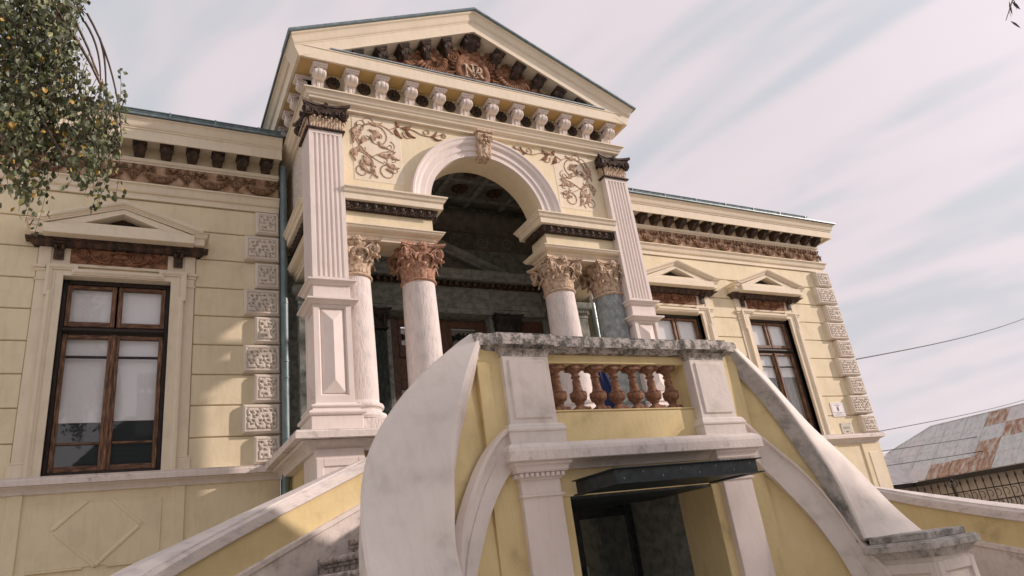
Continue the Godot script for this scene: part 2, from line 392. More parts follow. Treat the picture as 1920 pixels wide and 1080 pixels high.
	mat("sheet_pale", [[0.0, Color(0.42, 0.40, 0.40)], [0.5, Color(0.56, 0.53, 0.53)], [1.0, Color(0.64, 0.58, 0.57)]], 0.55, Vector3.ONE * 0.6, 127, 0.01, 0.1, 0.1)
	mat("sheet_rust", [[0.0, Color(0.15, 0.08, 0.05)], [0.34, Color(0.27, 0.14, 0.085)], [0.47, Color(0.36, 0.21, 0.135)], [0.55, Color(0.43, 0.32, 0.25)], [0.66, Color(0.50, 0.48, 0.46)], [1.0, Color(0.56, 0.54, 0.52)]], 0.75, Vector3(0.4, 0.4, 0.9), 131, 0.012, 0.15, 0.0, 7, 0.06, 0.7)
	mat("house_wall", tones(Color(0.50, 0.44, 0.38), 0.1), 0.9, s1, 137, 0.01, 0.3)
	mat("roof_tile", [[0.0, Color(0.02, 0.015, 0.012)], [0.5, Color(0.05, 0.032, 0.024)], [1.0, Color(0.10, 0.06, 0.045)]], 0.85, Vector3.ONE * 1.5, 139, 0.014, 0.3)
	mat("chimney_brick", tones(Color(0.22, 0.19, 0.17), 0.15), 0.9, Vector3.ONE, 149, 0.014, 0.4)
	mat("bark", [[0.0, Color(0.05, 0.035, 0.026)], [0.5, Color(0.17, 0.125, 0.095)], [0.75, Color(0.34, 0.27, 0.22)], [1.0, Color(0.48, 0.42, 0.37)]], 0.9, Vector3(3.0, 1.2, 3.0), 151, 0.016, 0.5)
	plain("iron", Color(0.012, 0.012, 0.013), 0.5, 0.4)
	plain("cable", Color(0.02, 0.025, 0.03), 0.6)
	plain("dark_room", Color(0.16, 0.145, 0.125), 0.95)
	plain("blind", Color(0.86, 0.86, 0.86), 0.9)
	plain("curtain", Color(0.30, 0.28, 0.25), 0.9)
	plain("twig", Color(0.10, 0.065, 0.05), 0.85)
	plain("willow_leaf_near", Color(0.03, 0.045, 0.035), 0.6)
	plain("flag_cloth", Color(0.006, 0.016, 0.085), 0.75)
	plain("plaque_white", Color(0.74, 0.71, 0.72), 0.5)
	plain("plaque_metal", Color(0.40, 0.375, 0.31), 0.4, 0.35)
	plain("plaque_ink", Color(0.13, 0.12, 0.12), 0.7)
	plain("brass", Color(0.32, 0.24, 0.12), 0.4, 0.7)
	grime("cream_plaster", 0.025, Vector3(0.9, 0.16, 0.9), 201)
	grime("pale_plaster", 0.025, Vector3(0.8, 0.3, 0.8), 203)
	grime("white_plaster", 0.02, Vector3(1.1, 0.18, 1.1), 205)
	grime("grey_plaster", 0.035, Vector3(1.0, 0.15, 1.0), 207)
	grime("yellow_plaster", 0.03, Vector3(0.8, 0.16, 0.8), 209)
	grime("weathered_edge", 0.12, Vector3(1.6, 0.5, 1.6), 211)
	grime("stained_plaster", 0.06, Vector3(1.4, 0.4, 1.4), 213)
	var g := StandardMaterial3D.new()
	g.resource_name = "window_glass"
	g.transparency = BaseMaterial3D.TRANSPARENCY_ALPHA
	g.albedo_color = Color(0.6, 0.68, 0.7, 0.05)
	g.roughness = 0.02; g.metallic_specular = 0.72
	M["window_glass"] = g

func grime(called: String, strength: float, scale: Vector3, seed_: int) -> void:
	# rain-washed dirt: long vertical streaks of slightly darker tone over the paint
	var m: StandardMaterial3D = M[called]
	m.detail_enabled = true
	m.detail_blend_mode = BaseMaterial3D.BLEND_MODE_MUL
	m.detail_uv_layer = BaseMaterial3D.DETAIL_UV_2
	m.uv2_triplanar = true; m.uv2_world_triplanar = true; m.uv2_scale = scale
	var k := 1.0 - strength
	m.detail_albedo = tex(noise(seed_, 0.02, 6, FastNoiseLite.TYPE_SIMPLEX_SMOOTH, 0.62), [[0.0, Color(k * 0.96, k * 0.955, k * 0.945)], [0.34, Color(k, k * 0.99, k * 0.975)], [0.48, Color(1, 1, 1)], [1.0, Color(1, 1, 1)]])

func plain(called: String, c: Color, rough: float, metal := 0.0) -> StandardMaterial3D:
	var m := StandardMaterial3D.new()
	m.resource_name = called
	m.albedo_color = c.linear_to_srgb()
	m.roughness = rough; m.metallic = metal
	M[called] = m
	return m

# ---------------------------------------------------------------- ornament
func shell_quoin(w: float, h: float, d: float, seed_: int) -> MB:
	# a bevelled stone with a sunk margin and a worm-eaten (vermiculated) field; origin at its lower left back corner
	var b := MB.new()
	var g := 0.014
	var path := [Vector3(0, 0, 0), Vector3(w, 0, 0), Vector3(w, h, 0), Vector3(0, h, 0)]
	var outer := []
	for step in [[0.0, 0.0], [0.0, d - 0.03], [0.026, d], [0.045, d], [0.055, d - 0.012]]:
		var k: float = step[0]
		outer.append(PackedVector3Array([Vector3(k, k, step[1]), Vector3(w - k, k, step[1]), Vector3(w - k, h - k, step[1]), Vector3(k, h - k, step[1])]))
	for j in outer.size() - 1:
		for i in 4: b.quad(outer[j][i], outer[j][(i + 1) % 4], outer[j + 1][(i + 1) % 4], outer[j + 1][i])
	var f := FastNoiseLite.new()
	f.seed = seed_; f.frequency = 1.0; f.noise_type = FastNoiseLite.TYPE_CELLULAR
	f.cellular_return_type = FastNoiseLite.RETURN_DISTANCE; f.cellular_jitter = 0.55
	var nx := int(w * 84); var ny := int(h * 84)
	var rows := []
	for j in ny + 1:
		var row := []
		for i in nx + 1:
			var x := 0.055 + (w - 0.11) * i / nx; var y := 0.055 + (h - 0.11) * j / ny
			var q := f.get_noise_2d(x * 15.0 + y * 5.0, y * 17.0) + 1.0
			var pit := smoothstep(0.42, 0.16, q)
			var edge := i == 0 or j == 0 or i == nx or j == ny
			row.append(Vector3(x, y, d - 0.012 if edge else d + 0.012 - 0.045 * pit + 0.006 * f.get_noise_2d(x * 40.0, y * 40.0)))
		rows.append(row)
	b.grid(rows)
	return b

func console_mesh(w: float, h: float, depth: float, reeds: int) -> MB:
	# a scrolled bracket; top centre of its back at the origin, hanging down, out along +z
	var b := MB.new()
	b.box(-w * 0.66, w * 0.66, -h * 0.13, 0.0, 0.0, depth, 0.008)
	b.box(-w * 0.58, w * 0.58, -h * 0.19, -h * 0.13, 0.0, depth * 0.93, 0.006)
	for k in reeds:
		var x0 := -w * 0.5 + w * k / reeds; var x1 := x0 + w / reeds
		var lift := 0.012 * (1.0 - absf((k + 0.5) * 2.0 / reeds - 1.0))
		var p := PackedVector2Array([Vector2(0, -h * 0.19)])
		for i in 11:
			var a := PI * 0.5 - PI * 1.15 * i / 10.0
			p.append(Vector2(depth * 0.52 + (depth * 0.34 + lift) * cos(a), -h * 0.40 + h * 0.21 * sin(a)))
		p.append(Vector2(depth * 0.30 + lift, -h * 0.66))
		p.append(Vector2(depth * 0.22 + lift, -h * 0.92))
		p.append(Vector2(depth * 0.16, -h))
		p.append(Vector2(0, -h))
		var e := (x1 - x0) * 0.2
		var rings := []
		for s in [[x0, -0.012], [x0 + e, 0.0], [x1 - e, 0.0], [x1, -0.012]]:
			var ring := PackedVector3Array()
			for q in p: ring.append(Vector3(s[0], q.y, maxf(0.0, q.x + (s[1] if q.x > 0.01 else 0.0))))
			rings.append(ring)
		b.loft(rings)
	# side scrolls and a small leaf on the brow
	for s in [-1.0, 1.0]:
		b.volute(Vector3(s * w * 0.5, -h * 0.40, depth * 0.52), Vector3(0, 0, 1), Vector3.UP, Vector3(s, 0, 0), h * 0.19, -1.0, 1.8, 1.2)
	b.leaf(Vector3(0, -h * 0.43, depth * 0.86), Vector3.RIGHT, Vector3(0, 1, -0.25).normalized(), Vector3(0, 0.2, 1).normalized(), w * 0.6, h * 0.27, depth * 0.2, 3)
	return b

func clay_bracket() -> MB:
	# the brown modillion of the eaves: a shield-shaped block with a moulded cap and a carved face
	var b := MB.new()
	b.box(-0.095, 0.095, -0.028, 0.0, 0.0, 0.235, 0.006)
	b.box(-0.085, 0.085, -0.05, -0.028, 0.0, 0.225, 0.006)
	var rings := []
	for s in [[-0.05, 0.072, 0.21], [-0.085, 0.078, 0.205], [-0.13, 0.074, 0.17], [-0.175, 0.062, 0.11], [-0.205, 0.048, 0.06], [-0.212, 0.03, 0.03]]:
		rings.append(PackedVector3Array([Vector3(-s[1], s[0], 0), Vector3(-s[1], s[0], s[2] * 0.85), Vector3(-s[1] * 0.6, s[0], s[2]), Vector3(s[1] * 0.6, s[0], s[2]), Vector3(s[1], s[0], s[2] * 0.85), Vector3(s[1], s[0], 0)]))
	for j in rings.size() - 1:
		for i in 5: b.quad(rings[j + 1][i], rings[j + 1][i + 1], rings[j][i + 1], rings[j][i])
	b.quad(rings[5][0], rings[5][5], rings[5][3], rings[5][2])
	for k in 5: b.ell(Vector3(-0.06 + 0.03 * k, -0.062, 0.208), Vector3(0.011, 0.016, 0.012), 6, 4)
	b.leaf(Vector3(0, -0.19, 0.075), Vector3.RIGHT, Vector3(0, 0.75, 0.66).normalized(), Vector3(0, -0.66, 0.75).normalized(), 0.12, 0.16, 0.03, 3)
	for s in [-1.0, 1.0]: b.volute(Vector3(s * 0.076, -0.10, 0.14), Vector3(0, 0, 1), Vector3.UP, Vector3(s, 0, 0), 0.055, -1.0, 1.6)
	return b

func rosette_mesh(r: float, petals: int) -> MB:
	var b := MB.new()
	b.t = Transform3D(Basis(Vector3.RIGHT, Vector3(0, 0, 1), Vector3(0, -1, 0)), Vector3.ZERO)
	b.lathe(Vector3.ZERO, [[r * 1.0, 0.0], [r * 1.0, 0.01], [r * 0.93, 0.016], [r * 0.3, 0.012], [0.0, 0.012]], 24)
	b.t = Transform3D()
	for k in petals:
		var a := TAU * k / petals
		var d := Vector3(cos(a), sin(a), 0)
		b.ell(d * r * 0.62 + Vector3(0, 0, 0.018), Vector3(r * 0.34, r * 0.17, 0.022), 8, 5, Basis(Vector3(0, 0, 1), a))
		b.ell(d * r * 0.84 + Vector3(0, 0, 0.03), Vector3(r * 0.10, r * 0.13, 0.014), 6, 4, Basis(Vector3(0, 0, 1), a))
	b.ell(Vector3(0, 0, 0.026), Vector3(r * 0.2, r * 0.2, 0.03), 10, 6)
	return b

func capital_mesh(r: float, h: float, ab: float, square: bool) -> MB:
	# a Corinthian capital on a round (or square) shaft; origin at the middle of its foot
	var b := MB.new()
	if square:
		b.box(-r - 0.035, r + 0.035, 0.0, 0.035, -r - 0.035, r + 0.035, 0.012)
		var rings := []
		for s in [[0.035, r], [h * 0.3, r * 0.97], [h * 0.6, r * 1.06], [h * 0.86, r * 1.28]]:
			rings.append(PackedVector3Array([Vector3(-s[1], s[0], s[1]), Vector3(s[1], s[0], s[1]), Vector3(s[1], s[0], -s[1]), Vector3(-s[1], s[0], -s[1])]))
		for j in 3:
			for i in 4: b.quad(rings[j][i], rings[j][(i + 1) % 4], rings[j + 1][(i + 1) % 4], rings[j + 1][i])
	else:
		b.lathe(Vector3.ZERO, [[r, -0.01], [r + 0.026, 0.0], [r + 0.036, 0.014], [r + 0.026, 0.03], [r + 0.002, 0.036], [r * 0.95, h * 0.3], [r * 1.0, h * 0.6], [r * 1.14, h * 0.78], [r * 1.3, h * 0.88]], 24)
	for tier in 2:
		for k in 8:
			var a := TAU * (k + 0.5 * tier) / 8.0 + (TAU / 16.0 if square else 0.0)
			var o := Vector3(sin(a), 0, cos(a)); var rt := Vector3(cos(a), 0, -sin(a))
			var rr := r
			if square: rr = r / maxf(absf(o.x), absf(o.z)) * 0.99
			b.leaf(o * (rr * 0.97) + Vector3(0, 0.035 + h * 0.02 * tier, 0), rt, Vector3.UP, o, r * (0.80 if tier == 0 else 0.66), h * (0.40 if tier == 0 else 0.62), h * (0.17 if tier == 0 else 0.24), 3, 0.3)
	for k in 4:
		var a := TAU * k / 4.0
		var o := Vector3(sin(a), 0, cos(a)); var rt := Vector3(cos(a), 0, -sin(a))
		for s in [-1.0, 1.0]:
			var c: Vector3 = o * (ab * 0.80) + rt * (s * ab * 0.70) + Vector3(0, h * 0.72, 0)
			b.volute(c, rt * s, Vector3.UP, (o + rt * s * 0.25).normalized(), h * 0.155, -1.0, 2.1, 1.9)
			# the stalk that feeds the scroll, and its curled leaf underneath
			b.tube(bez3(o * r * 0.98 + rt * (s * r * 0.2) + Vector3(0, h * 0.42, 0), o * r * 1.2 + rt * (s * r * 0.3) + Vector3(0, h * 0.62, 0), o * (ab * 0.72) + rt * (s * ab * 0.38) + Vector3(0, h * 0.80, 0), c + Vector3(0, h * 0.15, 0), 9), h * 0.022, h * 0.034, 6)
			b.leaf(o * r * 1.0 + rt * (s * r * 0.55) + Vector3(0, h * 0.36, 0), rt * 0.8 + o * -0.6 * s, (Vector3.UP * 0.86 + rt * s * 0.5).normalized(), o, r * 0.42, h * 0.30, h * 0.16, 2, 0.3)
			b.tube([c - Vector3(0, h * 0.14, 0) - o * 0.02 - rt * s * 0.03, c - Vector3(0, h * 0.185, 0) + o * 0.015, c - Vector3(0, h * 0.20, 0) + o * 0.05 + rt * s * 0.02], h * 0.045, h * 0.035, 6)
			# small inner scrolls that meet under the flower
			b.volute(o * (r * 1.18) + rt * (s * r * 0.26) + Vector3(0, h * 0.66, 0), rt * -s, Vector3.UP, o, h * 0.075, -1.0, 1.7, 1.9)
		# abacus: a moulded slab with a hollow side
		for lay in [[h * 0.885, h * 0.925, 0.94], [h * 0.925, h, 1.0]]:
			var top := []; var bot := []
			for i in 9:
				var u := (i - 4) / 4.0
				var zz: float = ab * lay[2] * (0.80 + 0.20 * pow(absf(u), 2.2))
				var q: Vector3 = o * zz + rt * (u * ab * lay[2])
				bot.append(q + Vector3(0, lay[0], 0)); top.append(q + Vector3(0, lay[1], 0))
			for i in 8:
				b.quad(bot[i], bot[i + 1], top[i + 1], top[i])
				b.tri(Vector3(0, lay[1], 0), top[i], top[i + 1]); b.tri(Vector3(0, lay[0], 0), bot[i + 1], bot[i])
		for i in 6:
			var q := TAU * i / 6.0
			b.ell(o * ab * 0.86 + rt * (cos(q) * h * 0.07) + Vector3(0, h * 0.92 + sin(q) * h * 0.07, 0), Vector3(h * 0.06, h * 0.06, h * 0.05), 6, 4)
		b.ell(o * ab * 0.91 + Vector3(0, h * 0.92, 0), Vector3.ONE * h * 0.05, 8, 5)
	return b

func pier_capital_mesh(r: float, h: float, ab: float) -> MB:
	# the square capital of the corner piers: bold scrolls joined by a dipping moulding, leaves below
	var b := MB.new()
	b.box(-r - 0.04, r + 0.04, 0.0, 0.03, -r - 0.04, r + 0.04, 0.012)
	var rings := []
	for s in [[0.03, r], [h * 0.42, r * 1.0], [h * 0.7, r * 1.1], [h * 0.86, r * 1.22]]:
		rings.append(PackedVector3Array([Vector3(-s[1], s[0], s[1]), Vector3(s[1], s[0], s[1]), Vector3(s[1], s[0], -s[1]), Vector3(-s[1], s[0], -s[1])]))
	b.loft(rings)
	for k in 4:
		var a := TAU * k / 4.0
		var o := Vector3(sin(a), 0, cos(a)); var rt := Vector3(cos(a), 0, -sin(a))
		for s in [-1.0, 1.0]:
			var c: Vector3 = o * (ab * 0.88) + rt * (s * ab * 0.76) + Vector3(0, h * 0.66, 0)
			b.volute(c, rt * s, Vector3.UP, (o + rt * s * 0.2).normalized(), h * 0.205, -1.0, 2.2, 1.9)
			b.tube(bez3(c + Vector3(0, h * 0.19, 0), o * (ab * 0.84) + rt * (s * ab * 0.45) + Vector3(0, h * 0.83, 0), o * (ab * 0.84) + rt * (s * ab * 0.36) + Vector3(0, h * 0.48, 0), o * (ab * 0.82) + Vector3(0, h * 0.46, 0), 12), h * 0.04, h * 0.03, 6)
			for q in 3: b.leaf(o * (r * 1.02) + rt * (s * r * (0.2 + 0.32 * q)) + Vector3(0, h * 0.36, 0), rt, (Vector3.UP + rt * s * 0.25 * q).normalized(), o, r * 0.36, h * (0.26 + 0.05 * (q % 2)), h * 0.2, 2, 0.3)
			b.ell(o * (ab * 0.84) + rt * (s * h * 0.12) + Vector3(0, h * 0.62, 0), Vector3.ONE * h * 0.055, 8, 5)
		b.ell(o * (ab * 0.85) + Vector3(0, h * 0.60, 0), Vector3(h * 0.07, h * 0.09, h * 0.06), 8, 5)
		for lay in [[h * 0.875, h * 0.92, 0.95], [h * 0.92, h, 1.03]]:
			var top := []; var bot := []
			for i in 13:
				var u := (i - 6) / 6.0
				var zz: float = ab * lay[2] * (0.80 + 0.22 * pow(absf(u), 2.0))
				var q: Vector3 = o * zz + rt * (u * ab * lay[2] * 1.02)
				bot.append(q + Vector3(0, lay[0], 0)); top.append(q + Vector3(0, lay[1] + h * 0.05 * pow(absf(u), 3.0), 0))
			for i in 12:
				b.quad(bot[i], bot[i + 1], top[i + 1], top[i])
				b.tri(Vector3(0, lay[1], 0), top[i], top[i + 1]); b.tri(Vector3(0, lay[0], 0), bot[i + 1], bot[i])
		b.volute(o * ab * 0.93 + Vector3(0, h * 0.92, 0), rt, Vector3.UP, o, h * 0.10, -1.0, 1.5, 1.9)
	return b

func pyramid_panel(b: MB, w: float, h: float, d: float) -> void:
	# a sunk panel's diamond-pointed field, centred on x, foot at y = 0, on z = 0
	var a := w / 2.0
	var q := [Vector3(-a, 0, 0), Vector3(a, 0, 0), Vector3(a, h, 0), Vector3(-a, h, 0)]
	var e := 0.012
	var p := [Vector3(-a, 0, e), Vector3(a, 0, e), Vector3(a, h, e), Vector3(-a, h, e)]
	for i in 4: b.quad(q[i], q[(i + 1) % 4], p[(i + 1) % 4], p[i])
	var lo := Vector3(0, a * 1.15, d); var hi := Vector3(0, h - a * 1.15, d)
	b.tri(p[0], p[1], lo); b.tri(p[2], p[3], hi)
	b.quad(p[1], p[2], hi, lo); b.quad(p[3], p[0], lo, hi)

func egg_row(parent: Node3D, m: Material, from: Vector3, along: Vector3, out: Vector3, count: int, pitch: float) -> void:
	# egg and dart: each egg in its shell is a piece
	var b := MB.new()
	b.ell(Vector3(0, 0, 0.012), Vector3(0.036, 0.046, 0.035), 8, 6)
	var p := []
	for i in 13:
		var a := PI * 0.62 + PI * 1.76 * i / 12.0
		p.append(Vector3(cos(a) * 0.056, sin(a) * 0.056, 0.012))
	b.tube(p, 0.011, 0.011, 5)
	b.tube([Vector3(0.072, 0.045, 0.012), Vector3(0.072, -0.055, 0.016)], 0.012, 0.004, 5)
	for k in 3: b.ell(Vector3(-0.045 + 0.045 * k, -0.066, 0.004), Vector3(0.02 if k != 1 else 0.012, 0.011, 0.011), 6, 4)
	var mesh := b.done()
	for k in count:
		var o := part(parent, "egg", mesh, m, "", from + along * (pitch * (k + 0.5)))
		o.basis = Basis(along, Vector3.UP, out)

func swag_mesh() -> MB:
	# one fruit garland between two nails, with ribbons and a drop; spans x = -0.35..0.35, on z = 0
	var b := MB.new()
	var g := RandomNumberGenerator.new()
	g.seed = 5
	for k in 11:
		var u := (k - 5) / 5.0
		var y := -0.092 + 0.13 * u * u
		var fat := 0.058 * (1.0 - 0.5 * absf(u))
		if absf(u) < 0.95:
			for j in 2:
				b.ell(Vector3(u * 0.25 + g.randf_range(-0.006, 0.006), y + (j - 0.5) * fat * 0.85, 0.034 + g.randf_range(-0.004, 0.014)), Vector3.ONE * fat * g.randf_range(0.72, 0.86), 8, 5)
	for s in [-1.0, 1.0]:
		b.tube([Vector3(s * 0.24, 0.02, 0.02), Vector3(s * 0.31, 0.06, 0.02), Vector3(s * 0.35, 0.125, 0.02)], 0.016, 0.012, 5)
		# the bow of ribbon above the fruit
		var c := Vector3(s * 0.17, 0.07, 0.02)
		for q in [-1.0, 1.0]:
			b.tube(bez3(c, c + Vector3(q * 0.03, 0.06, 0.015), c + Vector3(q * 0.12, 0.055, 0.025), c + Vector3(q * 0.075, -0.01, 0.01), 8), 0.016, 0.022, 5)
			b.tube(bez3(c, c + Vector3(q * 0.04, -0.01, 0.0), c + Vector3(q * 0.07, -0.045, 0.0), c + Vector3(q * 0.115, -0.03, 0.0), 8), 0.012, 0.005, 5)
		b.ell(c + Vector3(0, 0, 0.015), Vector3.ONE * 0.02, 6, 4)
	# nail and fruit drop at the right-hand end
	b.ell(Vector3(0.35, 0.125, 0.025), Vector3(0.03, 0.022, 0.02), 8, 5)
	for k in 5:
		var a := -1.2 + 0.6 * k
		b.leaf(Vector3(0.35, 0.02, 0.01), Vector3(cos(a), sin(a), 0), Vector3(sin(a), -cos(a), 0), Vector3(0, 0, 1), 0.05, 0.085, 0.02, 2)
	for k in 6: b.ell(Vector3(0.35 + 0.018 * (k % 2 * 2 - 1), -0.03 - 0.018 * k, 0.03), Vector3.ONE * (0.026 - 0.002 * k), 6, 4)
	b.tube([Vector3(0.35, 0.12, 0.015), Vector3(0.35, 0.0, 0.02)], 0.008, 0.008, 5)
	return b

func scroll_panel_mesh(w: float, h: float) -> MB:
	# the carved panel over a window: a bowl between paired acanthus scrolls; centred on x and y, on z = 0
	var b := MB.new()
	# bowl
	b.ell(Vector3(0, h * 0.16, 0.03), Vector3(w * 0.115, h * 0.045, 0.04), 12, 5)
	b.ell(Vector3(0, -h * 0.02, 0.012), Vector3(w * 0.085, h * 0.17, 0.04), 12, 6)
	for k in 5: b.ell(Vector3((k - 2) * w * 0.03, -h * 0.04, 0.04 - absf(k - 2) * 0.006), Vector3(w * 0.012, h * 0.14, 0.018), 6, 5)
	b.ell(Vector3(0, -h * 0.26, 0.015), Vector3(w * 0.03, h * 0.07, 0.025), 8, 5)
	for k in 5:
		var a := (k - 2) * 0.55
		b.leaf(Vector3(0, -h * 0.3, 0.0), Vector3(cos(a), sin(a), 0), Vector3(sin(a), -cos(a), 0), Vector3(0, 0, 1), w * 0.05, h * 0.17, 0.02, 2)
		b.leaf(Vector3(0, h * 0.18, 0.015), Vector3(cos(a * 1.5), -sin(a * 1.5), 0), Vector3(sin(a * 1.5), cos(a * 1.5), 0), Vector3(0, 0, 1), w * 0.05, h * 0.26, 0.03, 2)
	for s in [-1.0, 1.0]:
		b.volute(Vector3(s * w * 0.18, -h * 0.05, 0.02), Vector3(s, 0, 0), Vector3.UP, Vector3(0, 0, 1), h * 0.25, 1.0, 1.9, 2.6)
		b.volute(Vector3(s * w * 0.39, h * 0.05, 0.02), Vector3(s, 0, 0), Vector3.UP, Vector3(0, 0, 1), h * 0.27, -1.0, 1.9, -2.4)
		b.tube(bez3(Vector3(s * w * 0.05, -h * 0.36, 0.012), Vector3(s * w * 0.18, -h * 0.45, 0.015), Vector3(s * w * 0.27, -h * 0.35, 0.02), Vector3(s * w * 0.31, -h * 0.02, 0.015), 12), 0.012, 0.017, 6)
		for k in 9:
			var a := -2.4 + k * 0.62
			var c := Vector3(s * w * (0.18 if k < 4 else 0.39), h * (-0.05 if k < 4 else 0.05), 0.0)
			var d := Vector3(s * cos(a), sin(a), 0)
			b.leaf(c + d * h * 0.2, Vector3(d.y, -d.x, 0), d, Vector3(0, 0, 1), h * 0.26, h * 0.25, 0.045, 3, 0.2)
		for k in 4:
			var a := 0.4 + k * 0.5
			var d := Vector3(s * cos(a), sin(a) * (1 if k % 2 == 0 else -1), 0)
			b.leaf(Vector3(s * w * 0.28, h * 0.02, 0.0), Vector3(d.y, -d.x, 0), d, Vector3(0, 0, 1), h * 0.2, h * 0.36, 0.04, 3, 0.2)
	return b

# ---------------------------------------------------------------- villa
var villa: Node3D
var made := {}

func moulded_wall(parent: Node3D, x0: float, x1: float, holes: Array) -> void:
	# the brickwork behind the rendered courses, with the window openings left free; holes: centre x
	var edges := [x0]
	for c in holes: edges.append_array([c - 0.638, c + 0.638])
	edges.append(x1)
	var w := hold(parent, "wall")
	for i in range(0, edges.size(), 2):
		boxp(w, "pier", M.cream_plaster, edges[i], edges[i + 1], 3.30, 5.915, -0.5, -0.03, 0.002)
	boxp(w, "wall_head", M.cream_plaster, x0, x1, 5.918, 8.35, -0.5, -0.03, 0.002)
	boxp(w, "wall_foot", M.cream_plaster, x0, x1, 0.0, 3.29, -0.5, 0.0, 0.002)
	# rendered courses between the joints
	var ys := [7.172, 6.755, 6.31, 5.865, 5.435, 5.005, 4.575, 4.145, 3.715, 3.302]
	for r in 9:
		var cuts := [x0]
		if r > 0:
			for c in holes: cuts.append_array([c - 0.945, c + 0.945])
		cuts.append(x1)
		for i in range(0, cuts.size(), 2):
			if cuts[i + 1] - cuts[i] > 0.05:
				var a: float = cuts[i] + (0.0 if i == 0 else 0.002); var b: float = cuts[i + 1]
				boxp(w, "wall_course", M.cream_plaster, a, b, ys[r + 1] + 0.008, ys[r] - 0.006, -0.028, 0.0, 0.009)

func window_unit(parent: Node3D, x: float, blind_to: float, curtained := false) -> Node3D:
	var o := hold(parent, "window", Vector3(x, 0, 0))
	# surround
	var sur := MB.new()
	var path := [Vector3(-0.638, 3.302, 0), Vector3(-0.638, 5.915, 0), Vector3(0.638, 5.915, 0), Vector3(0.638, 3.302, 0)]
	# outward is to the left of an upward path: the profile is (outward, z)
	sur.sweep(path, half_turn(pp([[0.0, -0.2], [0.0, 0.026], [0.085, 0.026], [0.09, 0.036], [0.105, 0.036], [0.105, -0.02]])), Vector3(0, 0, -1))
	var ear := [Vector3(-0.765, 3.302, 0), Vector3(-0.765, 5.66, 0), Vector3(-0.795, 5.66, 0), Vector3(-0.795, 6.02, 0), Vector3(-0.52, 6.02, 0), Vector3(-0.52, 5.96, 0), Vector3(0.52, 5.96, 0), Vector3(0.52, 6.02, 0), Vector3(0.795, 6.02, 0), Vector3(0.795, 5.66, 0), Vector3(0.765, 5.66, 0), Vector3(0.765, 3.302, 0)]
	sur.sweep(ear, half_turn(pp([[-0.028, -0.01], [-0.028, 0.045], ["s", 0.012, 0.066], [0.038, 0.066], [0.038, -0.01]])), Vector3(0, 0, -1))
	sur.prism(PackedVector2Array([Vector2(-0.76, 3.302), Vector2(-0.738, 3.302), Vector2(-0.738, 6.015), Vector2(-0.79, 6.015), Vector2(-0.79, 5.67), Vector2(-0.76, 5.67)]), -0.02, 0.0285)
	sur.prism(PackedVector2Array([Vector2(0.76, 3.302), Vector2(0.738, 3.302), Vector2(0.738, 6.015), Vector2(0.79, 6.015), Vector2(0.79, 5.67), Vector2(0.76, 5.67)]), -0.02, 0.0285)
	part(o, "surround", sur, M.pale_plaster)
	var strip := MB.new()
	for s in [-1.0, 1.0]:
		var a := minf(s * 0.80, s * 0.94); var b := maxf(s * 0.80, s * 0.94)
		strip.box(a, b, 3.48, 6.375, -0.03, 0.018, 0.004)
		strip.box(minf(s * 0.80, s * 0.975), maxf(s * 0.80, s * 0.975), 3.302, 3.46, -0.03, 0.034, 0.008)
		strip.box(minf(s * 0.80, s * 0.965), maxf(s * 0.80, s * 0.965), 3.46, 3.485, -0.03, 0.03, 0.01)
		strip.box(minf(s * 0.838, s * 0.98), maxf(s * 0.838, s * 0.98), 6.005, 6.05, -0.03, 0.055, 0.014)
		strip.box(minf(s * 0.838, s * 0.96), maxf(s * 0.838, s * 0.96), 5.965, 6.003, -0.03, 0.036, 0.01)
		strip.box(minf(s * 0.838, s * 0.958), maxf(s * 0.838, s * 0.958), 5.835, 5.86, -0.03, 0.034, 0.01)
	strip.box(-0.80, 0.80, 6.06, 6.375, -0.03, 0.006, 0.003)
	part(o, "side_strip", strip, M.pale_plaster)
	# carved panel, consoles and the dark shelf under the pediment
	boxp(o, "panel_ground", M.terracotta, -0.585, 0.585, 6.10, 6.365, -0.01, 0.014, 0.01)
	if not made.has("scroll_panel"): made.scroll_panel = scroll_panel_mesh(1.14, 0.26).done()
	part(o, "carved_panel", made.scroll_panel, M.terracotta, "", Vector3(0, 6.232, 0.012))
	if not made.has("window_console"):
		var c := MB.new()
		c.box(-0.075, 0.075, -0.06, 0.0, 0.0, 0.115, 0.008)
		c.box(-0.065, 0.065, -0.018, 0.0, 0.0, 0.128, 0.006)
		c.leaf(Vector3(0, -0.26, 0.012), Vector3.RIGHT, Vector3.UP, Vector3(0, 0, 1), 0.13, 0.22, 0.08, 3, 0.3)
		c.box(-0.06, 0.06, -0.265, -0.05, 0.0, 0.02, 0.006)
		for s in [-1.0, 1.0]: c.volute(Vector3(s * 0.05, -0.10, 0.06), Vector3(0, 0, 1), Vector3.UP, Vector3(s, 0, 0), 0.045, -1.0, 1.6)
		made.window_console = c.done()
	for s in [-1.0, 1.0]: part(o, "console", made.window_console, M.dark_shaded_terracotta, "", Vector3(s * 0.715, 6.40, 0.018))
	var shelf := MB.new()
	shelf.sweep([Vector3(-0.93, 0, -0.02), Vector3(-0.93, 0, 0.0), Vector3(0.93, 0, 0.0), Vector3(0.93, 0, -0.02)], pp([[-0.02, 6.315], [0.055, 6.315], ["s", 0.14, 6.375], [0.165, 6.375], [0.165, 6.40], [-0.02, 6.40]]))
	part(o, "shelf_moulding", shelf, M.dark_shaded_terracotta)
	# pediment
	var ped := MB.new()
	ped.box(-0.90, 0.90, 6.402, 6.525, -0.02, 0.30, 0.006)
